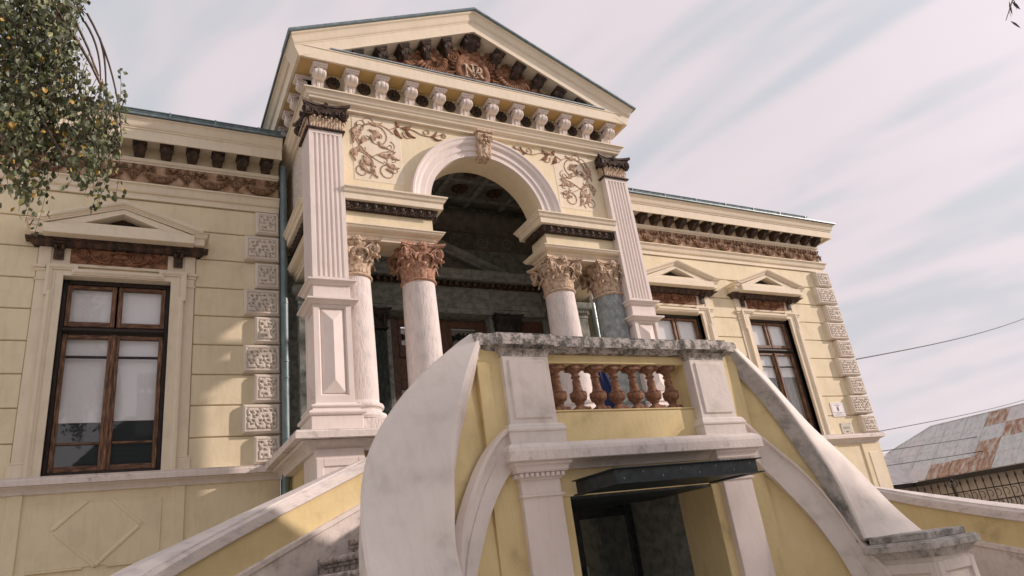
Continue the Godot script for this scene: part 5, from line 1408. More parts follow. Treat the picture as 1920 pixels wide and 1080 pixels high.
	pas.box(-0.97, -0.91, 0.0, 2.2, 1.85, 3.56, 0.002); pas.box(0.91, 0.97, 0.0, 2.2, 1.85, 3.56, 0.002); pas.box(-0.95, 0.95, 0.0, 2.2, 1.82, 1.86, 0.002)
	part(dr, "passage", pas, M.old_shaded_plaster)  # the passage's shade is put into this plaster's dark colour

func stair_wing(s: float) -> void:
	# the swooping inner parapet: stations of inner edge, outer edge (dx, y, z)
	var inner := catmull([Vector3(1.68, 3.775, 4.13), Vector3(1.88, 3.43, 4.22), Vector3(2.04, 3.11, 4.31), Vector3(2.17, 2.79, 4.38), Vector3(2.27, 2.45, 4.46), Vector3(2.34, 2.12, 4.55), Vector3(2.375, 1.85, 4.60), Vector3(2.37, 1.62, 4.66), Vector3(2.345, 1.40, 4.72)], 4)
	var outer := catmull([Vector3(1.74, 3.775, 4.10), Vector3(2.22, 3.40, 4.05), Vector3(2.54, 3.06, 4.03), Vector3(2.77, 2.72, 4.08), Vector3(2.91, 2.38, 4.24), Vector3(2.985, 2.03, 4.43), Vector3(3.01, 1.75, 4.59), Vector3(3.015, 1.54, 4.74), Vector3(3.01, 1.38, 4.88)], 4)
	var par := hold(stair, "swept_parapet")
	var cop := []; var wall := []; var edge := []
	for i in inner.size():
		var a: Vector3 = inner[i]; var b: Vector3 = outer[i]
		var ac := (b - a); ac.y = 0.0
		if ac.length() < 0.12: ac = Vector3(0.6, 0, -0.8) * 0.12
		var n := ac.normalized()
		var t: Vector3 = inner[mini(i + 1, inner.size() - 1)] - inner[maxi(i - 1, 0)]
		t = t.normalized()
		# the coping's thickness is measured square to its slope
		var dn := (n.cross(t)).normalized()
		if dn.y > 0.0: dn = -dn
		var th := dn * 0.19
		var lip := n * 0.045
		edge.append(ringm(s, [a + th * 1.02 - lip * 0.2, a + th - lip * 1.25, a - lip * 1.25 + dn * 0.022, a - lip * 1.05 + dn * 0.014, a - lip * 0.4 + dn * 0.014]))
		cop.append(ringm(s, [a - lip + th, a - lip, a - lip * 0.4 - dn * 0.012, b + lip * 0.4 - dn * 0.012, b + lip, b + lip + th]))
		wall.append(ringm(s, [Vector3(a.x, 0.0, a.z), a + th * 0.9, b + th * 0.9, Vector3(b.x, 0.0, b.z)]))
	var cb := MB.new()
	cb.loft_smooth(cop)
	var last: PackedVector3Array = cop[cop.size() - 1]
	for i in range(1, 5): cb.tri(last[0], last[i], last[i + 1])
	part(par, "parapet_coping", cb, M.grey_plaster)
	var eb := MB.new()
	eb.loft_smooth(edge)
	part(par, "coping_edge", eb, M.weathered_edge if s > 0 else M.grey_plaster)
	var wb := MB.new()
	wb.loft_smooth(wall)
	part(par, "parapet_wall", wb, M.yellow_plaster)
	# flat wall between the pier and the sweep
	var fl := MB.new()
	fl.prism(PackedVector2Array([Vector2(s * 1.45, 0.0), Vector2(s * 1.72, 0.0), Vector2(s * 1.72, 3.62), Vector2(s * 1.45, 3.62)]), 3.75, 4.118)
	part(par, "parapet_wall", fl, M.yellow_plaster)
	# second, lower band that swoops from the pier's base
	var up := catmull([Vector3(1.46, 2.80, 0), Vector3(1.56, 2.775, 0), Vector3(1.80, 2.56, 0), Vector3(2.04, 2.25, 0), Vector3(2.23, 1.91, 0), Vector3(2.34, 1.56, 0), Vector3(2.41, 1.10, 0), Vector3(2.42, 0.2, 0)], 4)
	var lo := catmull([Vector3(1.46, 2.47, 0), Vector3(1.55, 2.40, 0), Vector3(1.78, 2.14, 0), Vector3(1.99, 1.80, 0), Vector3(2.17, 1.42, 0), Vector3(2.30, 0.96, 0), Vector3(2.37, 0.55, 0), Vector3(2.39, 0.1, 0)], 4)
	var band := []; var bead := []
	for i in up.size():
		var a: Vector3 = up[i]; var b: Vector3 = lo[i]
		a.z = plan_z(a.x); b.z = plan_z(b.x)
		var t: Vector3 = (up[mini(i + 1, up.size() - 1)] - up[maxi(i - 1, 0)]); t.z = plan_z(up[mini(i + 1, up.size() - 1)].x) - plan_z(up[maxi(i - 1, 0)].x)
		var o := t.normalized().cross((a - b).normalized()).normalized()
		if o.z < 0.0: o = -o
		var m := a.lerp(b, 0.42)
		m.z = plan_z(m.x)
		band.append(ringm(s, [b - o * 0.03, b + o * 0.06, m + o * 0.062, m + o * 0.045, a + o * 0.045, a - o * 0.03]))
		var d := (a - b).normalized()
		bead.append(ringm(s, [a - d * 0.035 - o * 0.02, a - d * 0.035 + o * 0.055, a - d * 0.02 + o * 0.082, a + d * 0.005 + o * 0.086, a + d * 0.02 + o * 0.06, a + d * 0.022 - o * 0.02]))
	var bb := MB.new()
	bb.loft_smooth(band)
	part(par, "lower_band", bb, M.grey_plaster)
	var be := MB.new()
	be.loft_smooth(bead)
	part(par, "band_bead", be, M.white_plaster)
	# newel at the foot of the sweep
	var nw := hold(stair, "newel_post", Vector3(s * 2.68, 0, 5.06))
	boxp(nw, "shaft", M.grey_plaster, -0.30, 0.30, 0.0, 1.20, -0.30, 0.30, 0.008)
	for q in 4:
		var pn := MB.new()
		pn.t = Transform3D(Basis(Vector3.UP, q * PI / 2), Vector3.ZERO)
		for e in [[-0.30, -0.22, 0.1, 1.12], [0.22, 0.30, 0.1, 1.12], [-0.22, 0.22, 1.02, 1.12]]: pn.box(e[0], e[1], e[2], e[3], 0.29, 0.325, 0.006)
		part(nw, "panel_frame", pn, M.grey_plaster)
	var cap := MB.new()
	cap.sweep([Vector3(-0.30, 0, -0.30), Vector3(-0.30, 0, 0.30), Vector3(0.30, 0, 0.30), Vector3(0.30, 0, -0.30)], pp([[-0.2, 1.165], [0.03, 1.165], ["c", 0.085, 1.235], [0.10, 1.24], [0.10, 1.30], [0.085, 1.305], [0.075, 1.325], [-0.2, 1.33]]), Vector3.UP, true)
	cap.box(-0.32, 0.32, 1.32, 1.40, -0.36, 0.32, 0.012)
	part(nw, "cap", cap, M.weathered_edge)
	# the outer parapet, a quarter turn round the flight
	var line := catmull([Vector3(1.85, 3.14, 1.98), Vector3(2.27, 2.955, 2.0), Vector3(2.9, 2.675, 2.22), Vector3(3.53, 2.39, 2.6), Vector3(4.04, 2.14, 3.02), Vector3(4.44, 1.915, 3.58), Vector3(4.58, 1.77, 3.95), Vector3(4.62, 1.59, 4.55), Vector3(4.60, 1.42, 5.2), Vector3(4.52, 1.26, 5.9), Vector3(4.46, 1.16, 6.5)], 4)
	var oc := []; var ow := []; var os := []
	for i in line.size():
		var a: Vector3 = line[i]
		var t: Vector3 = line[mini(i + 1, line.size() - 1)] - line[maxi(i - 1, 0)]
		t.y = 0.0
		var n := Vector3(-t.z, 0, t.x).normalized()   # towards the steps
		if n.dot(Vector3(2.2, 0, 4.65) - Vector3(a.x, 0, a.z)) < 0.0: n = -n
		var w := 0.34
		oc.append(ringm(s, [a - n * (w + 0.02) + Vector3(0, -0.125, 0), a + Vector3(0, -0.125, 0), a + n * 0.006 + Vector3(0, -0.115, 0), a + n * 0.006 + Vector3(0, -0.02, 0), a - n * 0.012, a - n * 0.03 + Vector3(0, 0.004, 0), a - n * 0.03 + Vector3(0, 0.022, 0), a - n * (w * 0.5) + Vector3(0, 0.045, 0), a - n * (w + 0.02) + Vector3(0, 0.02, 0)]))
		ow.append(ringm(s, [Vector3(a.x, 0, a.z) - n * w, Vector3(a.x, 0, a.z) - n * 0.035, a - n * 0.035 + Vector3(0, -0.12, 0), a - n * w + Vector3(0, -0.12, 0)]))
		var q := a - n * 0.036 + Vector3(0, -0.44, 0)
		os.append(ringm(s, [q + Vector3(0, -0.85, 0), q + n * 0.03 + Vector3(0, -0.85, 0), q + n * 0.03 + Vector3(0, -0.07, 0), q + n * 0.05 + Vector3(0, -0.06, 0), q + n * 0.05 + Vector3(0, -0.012, 0), q + n * 0.02, q]))
	var outerp := hold(stair, "outer_parapet")
	var b1 := MB.new()
	b1.loft_smooth(oc)
	part(outerp, "parapet_coping", b1, M.marble_coping)
	var b2 := MB.new()
	b2.loft_smooth(ow)
	part(outerp, "parapet_wall", b2, M.yellow_plaster)
	var b3 := MB.new()
	b3.loft_smooth(os)
	part(outerp, "string_band", b3, M.stained_plaster)
	var e: Vector3 = line[line.size() - 1]
	boxp(outerp, "end_post", M.grey_plaster, s * e.x - 0.3, s * e.x + 0.3, 0.0, 1.2, e.z - 0.05, e.z + 0.5, 0.012)
	# winding steps
	var fl2 := hold(stair, "flight")
	var c := Vector3(2.2, 0, 4.65)
	for k in 12:
		var y := 2.10 - 0.165 * k
		var t1 := deg_to_rad(90.0 - 8.0 * k if k > 0 else 100.0); var t0 := deg_to_rad(90.0 - 8.0 * (k + 1))
		var sb := MB.new()
		var top := []; var bot := []
		for i in 5:
			var a := lerpf(t0, t1 + 0.03, i / 4.0)
			var d := Vector3(cos(a), 0, -sin(a))
			top.append([c + d * 0.62 + Vector3(0, y, 0), c + d * 2.47 + Vector3(0, y, 0)])
			bot.append([c + d * 0.62 + Vector3(0, y - 0.17, 0), c + d * 2.47 + Vector3(0, y - 0.17, 0)])
		var rings := []
		for i in 5: rings.append(ringm(s, [bot[i][0], top[i][0], top[i][1], bot[i][1]]))
		sb.loft(rings)
		var q := [rings[0], rings[4]]
		sb.quad(q[0][0], q[0][1], q[0][2], q[0][3]); sb.quad(q[1][3], q[1][2], q[1][1], q[1][0])
		# rounded nosing, with a fillet under it, stopping short of the wall
		var d0 := Vector3(cos(t0), 0, -sin(t0)); var side := Vector3(sin(t0), 0, cos(t0))
		sb.tube([mir(s, c + d0 * 0.62 + side * 0.012 + Vector3(0, y - 0.034, 0)), mir(s, c + d0 * 2.36 + side * 0.012 + Vector3(0, y - 0.034, 0))], 0.036, 0.036, 10)
		sb.tube([mir(s, c + d0 * 0.62 + side * 0.004 + Vector3(0, y - 0.085, 0)), mir(s, c + d0 * 2.33 + side * 0.004 + Vector3(0, y - 0.085, 0))], 0.018, 0.018, 6)
		part(fl2, "step", sb, M.stone_step)
	for k in 4:
		var y := 2.265 + 0.165 * k
		var x0 := 1.1; var x1 := 2.12 - 0.27 * k
		boxp(fl2, "step", M.stone_step, minf(s * x0, s * x1), maxf(s * x0, s * x1), y - 0.17, y, 2.12, 3.96, 0.02)

# ---------------------------------------------------------------- smaller things
func small_things() -> void:
	# steel canopy over the basement door
	var cn := thing("door_canopy", "dark steel channel canopy over the basement door under the stair", "canopy", Vector3(XC, 0, 0))
	var y0 := 2.152; var y1 := 2.292; var x := 0.905; var zf := 4.90; var zb := 4.19
	for q in [[-x, x, zf - 0.055, zf - 0.045, true], [-x + 0.045, -x + 0.055, zb, zf - 0.056, false], [x - 0.055, x - 0.045, zb, zf - 0.056, false]]:
		var b := MB.new()
		if q[4]:
			b.box(-x + 0.045, x - 0.045, y0 + 0.012, y1 - 0.01, q[2], q[3], 0.002)
			b.box(-x, x, y0, y0 + 0.0118, zf - 0.1, zf, 0.003)
			b.box(-x, x, y1 - 0.0098, y1, zf - 0.1, zf, 0.003)
		else:
			b.box(q[0], q[1], y0 + 0.012, y1 - 0.01, q[2], q[3], 0.002)
			var o := -x if q[0] < 0 else x - 0.1
			b.box(o, o + 0.1, y0, y0 + 0.0118, zb, zf - 0.102, 0.003)
			b.box(o, o + 0.1, y1 - 0.0098, y1, zb, zf - 0.102, 0.003)
		part(cn, "channel_beam", b, M.canopy_steel)
	boxp(cn, "deck_plate", M.canopy_steel, -x + 0.06, x - 0.06, y0 + 0.013, y0 + 0.022, 4.14, zf - 0.06, 0.002)
	var bo := MB.new()
	for k in 8: bo.ell(Vector3(-0.78 + 0.22 * k, 2.20 + 0.05 * (k % 2), zf - 0.044), Vector3(0.012, 0.012, 0.006), 6, 4)
	part(cn, "bolt", bo, M.zinc)

	# furled flag behind the balusters
	var fg := thing("furled_flag", "furled dark blue flag leaning on the landing behind the terracotta balusters", "flag", Vector3(XC + 1.12, 2.78, 2.45))
	var fp := MB.new()
	fp.tube([Vector3(0.06, 0, 0), Vector3(-0.16, 1.20, 0)], 0.012, 0.011, 8)
	part(fg, "pole", fp, M.bright_zinc)
	var cl := MB.new()
	var rings := []
	for j in 15:
		var u := j / 14.0
		var r := 0.10 * (0.35 + 0.75 * sin(minf(1.0, u * 1.25 + 0.12) * PI * 0.62))
		var ring := PackedVector3Array()
		for i in 20:
			var a := TAU * i / 20.0
			var q := r * (1.0 + 0.28 * sin(a * 4.0 + u * 2.2) + 0.1 * sin(a * 7.0 - u * 5.0))
			ring.append(Vector3(-0.15 + 0.21 * u + cos(a) * q, 1.14 - 0.94 * u, -sin(a) * q * 0.8))
		rings.append(ring)
	rings.reverse()
	cl.loft(rings)
	part(fg, "cloth", cl, M.flag_cloth)

	# two plaques by the corner
	var pw := thing("wall_plaque", "square white plaque with a small crest, beside the far corner quoins", "plaque", Vector3(XC + 8.855, 3.845, 0))
	boxp(pw, "plate", M.plaque_white, -0.205, 0.205, -0.155, 0.155, 0.0, 0.016, 0.003)
	var fr := MB.new()
	for q in [[-0.18, 0.18, 0.128, 0.131], [-0.18, 0.18, -0.131, -0.128], [-0.18, -0.177, -0.128, 0.128], [0.177, 0.18, -0.128, 0.128]]: fr.box(q[0], q[1], q[2], q[3], 0.015, 0.0175, 0.0003)
	part(pw, "border_line", fr, M.plaque_ink)
	var cr := MB.new()
	cr.prism(PackedVector2Array([Vector2(-0.028, 0.045), Vector2(0.028, 0.045), Vector2(0.03, 0.0), Vector2(0.018, -0.03), Vector2(0.0, -0.043), Vector2(-0.018, -0.03), Vector2(-0.03, 0.0)]), 0.015, 0.0185)
	cr.prism(PackedVector2Array([Vector2(-0.03, 0.05), Vector2(0.03, 0.05), Vector2(0.034, 0.068), Vector2(0.015, 0.058), Vector2(0.0, 0.072), Vector2(-0.015, 0.058), Vector2(-0.034, 0.068)]), 0.015, 0.0185)
	part(pw, "crest", cr, M.plaque_ink)
	print_rows(pw, [[0.108, 0.05], [0.090, 0.11], [-0.062, 0.16], [-0.084, 0.08], [-0.112, 0.14]], 0.009)
	var pm := thing("wall_plaque", "small brass-grey metal plaque below the white one, above the sill ledge", "plaque", Vector3(XC + 8.945, 3.43, 0))
	boxp(pm, "plate", M.plaque_metal, -0.165, 0.165, -0.118, 0.118, 0.0, 0.014, 0.003)
	var sc := MB.new()
	for q in [[-0.145, 0.098], [0.145, 0.098], [-0.145, -0.098], [0.145, -0.098]]: sc.ell(Vector3(q[0], q[1], 0.015), Vector3(0.01, 0.01, 0.006), 8, 4)
	part(pm, "screw", sc, M.plaque_ink)
	print_rows(pm, [[0.03, 0.085], [0.008, 0.10], [-0.062, 0.035], [-0.074, 0.035]], 0.010)

	# overhead cables
	for q in [[Vector3(14.50, 4.98, 0.06), Vector3(34.0, 8.85, -3.2), 0.25, 0.014, "single black cable leaving the villa's corner quoins for the sky, highest of all"],
			[Vector3(14.55, 3.34, -0.2), Vector3(40.0, 6.35, -6.5), 0.2, 0.010, "thin cable rising from beside the plaques, second from the top"],
			[Vector3(14.6, 2.95, -0.6), Vector3(40.0, 5.05, -4.5), 0.25, 0.011, "cable crossing in front of the rusty roof just under its ridge"],
			[Vector3(14.6, 2.62, -0.6), Vector3(40.0, 4.55, -3.5), 0.3, 0.011, "lowest cable, crossing the middle of the rusty roof"]]:
		var p := []
		for i in 25:
			var u := i / 24.0
			p.append((q[0] as Vector3).lerp(q[1], u) - Vector3(0, q[2] * sin(u * PI), 0))
		var b := MB.new()
		b.tube(p, q[3], q[3], 5)
		var o := part(self, "overhead_cable", b, M.cable)
		tag(o, q[4], "cable", "overhead cables by the villa's corner")

func print_rows(parent: Node3D, rows: Array, h: float) -> void:
	# lines of print too small to read
	var g := RandomNumberGenerator.new()
	g.seed = 9
	for q in rows:
		var b := MB.new()
		var x: float = -q[1]
		while x < q[1]:
			var w := g.randf_range(0.006, 0.011)
			b.box(x, x + w, q[0] - h * 0.5, q[0] + h * 0.5 * g.randf_range(0.6, 1.0), 0.0135, 0.0178, 0.0004)
			x += w + (0.012 if g.randf() < 0.18 else 0.004)
		part(parent, "print_line", b, M.plaque_ink)

func neighbour() -> void:
	# low house with a patched sheet-metal roof, its eaves along z
	var h := thing("neighbour_house", "low neighbouring house under a patchwork of grey and rusty roof sheets", "house", Vector3(24.5, 0, 4.0))
	var at := func(u: float, z: float, lift := 0.0) -> Vector3:   # u up the slope: 0 eaves, 1 ridge
		return Vector3(20.0 + 2.1 * u - 24.5, 2.38 + 0.76 * 2.1 * u + lift, z - 4.0)
	boxp(h, "wall", M.house_wall, -4.2, -0.6, 0.0, 2.30, -9.0, 8.0, 0.01)
	boxp(h, "wall", M.house_wall, -14.0, -4.21, 0.0, 2.36, -9.6, -7.4, 0.01)
	boxp(h, "eaves_board", M.black_wood, -15.3, -4.44, 2.24, 2.36, -7.16, -7.09, 0.006)
	boxp(h, "eaves_board", M.black_wood, -4.55, -4.46, 2.24, 2.36, -7.08, 8.0, 0.006)
	boxp(h, "soffit", M.black_wood, -4.46, -4.2, 2.30, 2.345, -7.08, 8.0, 0.004)
	var rf := hold(h, "roof")
	var g := RandomNumberGenerator.new()
	g.seed = 21
	var slope_a := PackedVector2Array([Vector2(-3.13, 0.0), Vector2(-4.51, 0.65), Vector2(-3.3, 1.0), Vector2(12.0, 1.0), Vector2(12.0, 0.0)])
	var slope_b := PackedVector2Array([Vector2(9.0, 0.0), Vector2(20.0, 0.0), Vector2(21.37, 1.0), Vector2(9.0, 1.0)])
	var at_b := func(x: float, v: float, lift := 0.0) -> Vector3:
		return Vector3(x - 24.5, 2.38 + 1.05 * v + lift, -3.13 - 1.38 * v - 4.0)
	for side in 2:
		for i in (27 if side == 0 else 20):
			for j in (4 if side == 0 else 3):
				var p0: float = (-4.6 + 0.62 * i) if side == 0 else (9.0 + 0.62 * i)
				var rows := 4.0 if side == 0 else 3.0
				var cell := PackedVector2Array([Vector2(p0 + 0.005, j / rows - 0.01), Vector2(p0 + 0.615, j / rows - 0.01), Vector2(p0 + 0.615, (j + 1) / rows), Vector2(p0 + 0.005, (j + 1) / rows)])
				var cut := Geometry2D.intersect_polygons(cell, slope_a if side == 0 else slope_b)
				if cut.is_empty(): continue
				var kind := "sheet_grey" if side == 0 else "sheet_pale"
				# rusty sheets stand where the photograph shows them; beyond the frame they are strewn
				var rusty := side == 0 and ((i == 3 and j == 0) or (i == 4 and j == 0) or (i == 5 and j in [0, 1, 3]) or (i == 6 and j == 2) or (i > 7 and g.randf() < 0.22))
				if side == 0 and i == 5 and j == 2: kind = "sheet_grey"
				elif rusty: kind = "sheet_rust"
				elif side == 0 and g.randf() < 0.22: kind = "sheet_pale"
				var l := 0.004 + 0.014 * g.randf()
				var b := MB.new()
				var pts := []
				for q in cut[0]: pts.append(at.call(q.y, q.x, l * (1.0 - 0.6 * (q.y * rows - j))) if side == 0 else at_b.call(q.x, q.y, l * (1.0 - 0.6 * (q.y * rows - j))))
				for k in range(1, pts.size() - 1): b.face(pts[0], pts[k], pts[k + 1], pts[k + 1], Vector3(0, -60, 0))
				for k in pts.size():
					var a: Vector3 = pts[k]; var c: Vector3 = pts[(k + 1) % pts.size()]
					b.face(a, c, c - Vector3(0, 0.02, 0), a - Vector3(0, 0.02, 0), (pts[0] + pts[2]) * 0.5)
				var q1 := Vector2(p0 + 0.615, j / rows); var q2 := Vector2(p0 + 0.615, (j + 1) / rows)
				if Geometry2D.is_point_in_polygon(q1.lerp(q2, 0.5), slope_a if side == 0 else slope_b):
					b.tube([at.call(q1.y, q1.x, l) if side == 0 else at_b.call(q1.x, q1.y, l), at.call(q2.y, q2.x, l * 0.4) if side == 0 else at_b.call(q2.x, q2.y, l * 0.4)], 0.013, 0.013, 5)
				part(rf, "roof_sheet", b, M[kind])
	var rr := MB.new()
	rr.tube([at.call(0.65, -4.51, 0.0), at.call(1.0, -3.3, 0.0), at.call(1.0, 12.0, 0.0)], 0.03, 0.03, 6)
	rr.tube([at_b.call(9.0, 1.0), at_b.call(21.37, 1.0)], 0.03, 0.03, 6)
	part(rf, "ridge_roll", rr, M.sheet_grey)
	var bk := MB.new()
	bk.face(at.call(1.0, -3.3, -0.01), at.call(1.0, 12.0, -0.01), at.call(1.0, 12.0, 0.0) + Vector3(2.1, -1.6, 0), at.call(1.0, -5.6, 0.0) + Vector3(2.1, -1.6, 0), Vector3(0, -50, 0))
	bk.face(at.call(1.0, -3.3, -0.01), at.call(0.65, -4.51, -0.01), at.call(1.0, -5.6, 0.0) + Vector3(2.1, -1.6, 0), at.call(1.0, -3.3, -0.01), Vector3(0, -50, 0))
	bk.face(at_b.call(9.0, 1.0, -0.01), at_b.call(21.37, 1.0, -0.01), at_b.call(21.37, 1.0, 0.0) + Vector3(0, -1.05, -1.4), at_b.call(9.0, 1.0, 0.0) + Vector3(0, -1.05, -1.4), Vector3(0, -50, 0))
	part(rf, "roof_slope", bk, M.sheet_grey)
	for q in [[2.6, 0.75], [4.4, 0.75]]:
		boxp(h, "window", M.dark_room, -4.22, -4.17, 0.9, 1.9, q[0] - 4.0 - q[1] / 2, q[0] - 4.0 + q[1] / 2, 0.01)
	boxp(h, "meter_box", M.iron, -4.27, -4.19, 1.55, 1.8, -2.6, -2.35, 0.01)

	# wrought-iron fence
	var f := thing("iron_fence", "black wrought-iron fence with spear tips and scrolls before the low house", "fence", Vector3(16.5, 0, 3.0))
	var z0 := -5.6; var z1 := 5.0
	boxp(f, "fence_plinth", M.house_wall, -0.12, 0.12, 0.0, 0.45, z0, z1, 0.02)
	for y in [0.62, 1.60, 1.855]: boxp(f, "rail", M.iron, -0.016, 0.016, y - 0.012, y + 0.012, z0, z1, 0.003)
	var pk := MB.new()
	pk.tube([Vector3(0, 0.45, 0), Vector3(0, 2.0, 0)], 0.010, 0.010, 6)
	pk.ell(Vector3(0, 1.99, 0), Vector3(0.018, 0.014, 0.018), 6, 4)
	var rings := []
	for q in [[1.99, 0.008], [2.03, 0.026], [2.06, 0.02], [2.145, 0.001]]: rings.append(PackedVector3Array([Vector3(0, q[0], q[1]), Vector3(q[1] * 0.5, q[0], 0), Vector3(0, q[0], -q[1]), Vector3(-q[1] * 0.5, q[0], 0)]))
	pk.loft(rings)
	var pm := pk.done()
	var sm := MB.new()
	sm.volute(Vector3(0, 1.725, 0.042), Vector3(0, 0, 1), Vector3.UP, Vector3(-1, 0, 0), 0.075, 1.0, 1.4, 0.3)
	sm.volute(Vector3(0, 1.50, 0.042), Vector3(0, 0, 1), Vector3.UP, Vector3(-1, 0, 0), 0.07, -1.0, 1.4, 0.3)
	var sd := MB.new()
	var cp := bez3(Vector3(0, 1.80, 0.03), Vector3(0, 1.86, 0.12), Vector3(0, 1.66, 0.14), Vector3(0, 1.68, 0.06), 12)
	sd.tube(cp, 0.009, 0.007, 5)
	sd.tube(bez3(Vector3(0, 1.58, 0.085), Vector3(0, 1.3, 0.02), Vector3(0, 1.1, 0.15), Vector3(0, 0.75, 0.085), 12), 0.009, 0.008, 5)
	sd.tube(bez3(Vector3(0, 1.57, 0.03), Vector3(0, 1.62, 0.12), Vector3(0, 1.42, 0.13), Vector3(0, 1.44, 0.07), 12), 0.008, 0.006, 5)
	var sdm := sd.done()
	var k := 0
	var z := z0 + 0.1
	while z < z1 - 0.05:
		if k % 12 == 3:
			var b := MB.new()
			b.box(-0.03, 0.03, 0.4, 2.06, -0.03, 0.03, 0.004)
			b.ell(Vector3(0, 2.12, 0), Vector3(0.035, 0.05, 0.035), 8, 6)
			b.tube([Vector3(0, 2.1, 0), Vector3(0, 2.3, 0)], 0.014, 0.003, 5)
			for s in [-1.0, 1.0]: b.tube(bez3(Vector3(0, 2.22, 0), Vector3(0, 2.15, s * 0.14), Vector3(0, 2.0, s * 0.12), Vector3(0, 1.98, s * 0.05), 10), 0.008, 0.008, 5)
			part(f, "post", b, M.iron, "", Vector3(0, 0, z))
		else: part(f, "picket", pm, M.iron, "", Vector3(0, 0, z))
		part(f, "scroll", sdm, M.iron, "", Vector3(0, 0, z))
		z += 0.172; k += 1

	# the house across the street, which the windows mirror
	var oh := thing("opposite_house", "house across the street with a dark tiled hip roof, mirrored in the windows", "house", Vector3(4.0, 0, 20.0))
	boxp(oh, "wall", M.house_wall, -6.2, 8.0, 0.0, 5.0, -4.0, 4.0, 0.02)
	var rp := MB.new()
	var ea := [Vector3(-6.9, 4.95, -4.6), Vector3(8.7, 4.95, -4.6), Vector3(8.7, 4.95, 4.6), Vector3(-6.9, 4.95, 4.6)]
	var r0 := Vector3(-4.2, 8.95, 0); var r1 := Vector3(6.0, 8.95, 0)
	rp.face(ea[0], ea[1], r1, r0, Vector3(0, 5, 0)); rp.face(ea[1], ea[2], r1, r1, Vector3(0, 5, 0)); rp.face(ea[2], ea[3], r0, r1, Vector3(0, 5, 0)); rp.face(ea[3], ea[0], r0, r0, Vector3(0, 5, 0)); rp.face(ea[0], ea[1], ea[2], ea[3], Vector3(0, 6, 0))
	part(oh, "roof", rp, M.roof_tile)
	var tl := MB.new()
	for j in 16:
		var u := j / 16.0
		var a: Vector3 = ea[0].lerp(r0, u); var b: Vector3 = ea[1].lerp(r1, u)
		tl.tube([a + Vector3(0, 0.02, 0), b + Vector3(0, 0.02, 0)], 0.045, 0.045, 5)
	part(oh, "tile_course", tl, M.roof_tile)
	var ch := MB.new()
	ch.box(-3.95, -3.35, 7.9, 9.55, -1.2, -0.6, 0.01)
	for q in [-3.95, -3.72, -3.43]: ch.box(q, q + (0.12 if q > -3.8 else 0.1), 9.55, 9.85, -1.2, -0.6, 0.01)
	ch.box(-4.0, -3.3, 9.85, 10.3, -1.25, -0.55, 0.02)
	part(oh, "chimney", ch, M.chimney_brick)

# ---------------------------------------------------------------- trees
func leaf_mesh(l: float, w: float) -> ArrayMesh:
	# a thin folded leaf hanging down from its stalk
	var b := MB.new()
	var p := [Vector3(0, 0, 0), Vector3(-w * 0.5, -l * 0.42, 0.12 * w), Vector3(0, -l * 0.38, -0.05 * w), Vector3(w * 0.5, -l * 0.42, 0.12 * w), Vector3(0, -l, 0.02 * w), Vector3(-w * 0.34, -l * 0.72, 0.06 * w), Vector3(w * 0.34, -l * 0.72, 0.06 * w)]
	for q in [[0, 1, 2], [0, 2, 3], [2, 1, 5], [2, 5, 4], [2, 4, 6], [2, 6, 3]]: b.tri(p[q[0]], p[q[1]], p[q[2]])
	return b.done()

func leaf_mat(called: String) -> StandardMaterial3D:
	var m := StandardMaterial3D.new()
	m.resource_name = called
	m.vertex_color_use_as_albedo = true
	m.albedo_color = Color.WHITE
	m.roughness = 0.5
	m.backlight_enabled = true
	m.backlight = Color(0.24, 0.27, 0.08)
	m.cull_mode = BaseMaterial3D.CULL_DISABLED
	M[called] = m
	return m

func cloud_of(parent: Node3D, called: String, mesh: Mesh, m: Material, xf: Array, cols: Array) -> void:
	var mm := MultiMesh.new()
	mm.transform_format = MultiMesh.TRANSFORM_3D
	mm.use_colors = true
	mm.mesh = mesh
	mm.instance_count = xf.size()
	for i in xf.size():
		mm.set_instance_transform(i, xf[i]); mm.set_instance_color(i, cols[i])
	var o := MultiMeshInstance3D.new()
	o.name = called
	o.multimesh = mm; o.material_override = m
	o.set_meta("kind", "stuff")
	parent.add_child(o, true)

func leaf_colour(g: RandomNumberGenerator) -> Color:
	var u := g.randf()
	if u < 0.03: return Color(0.42, 0.26, 0.05)
	if u < 0.14: return Color(0.22, 0.23, 0.09)
	var v := g.randf_range(0.55, 1.5)
	return Color(0.105 * v, 0.125 * v, 0.062 * v)

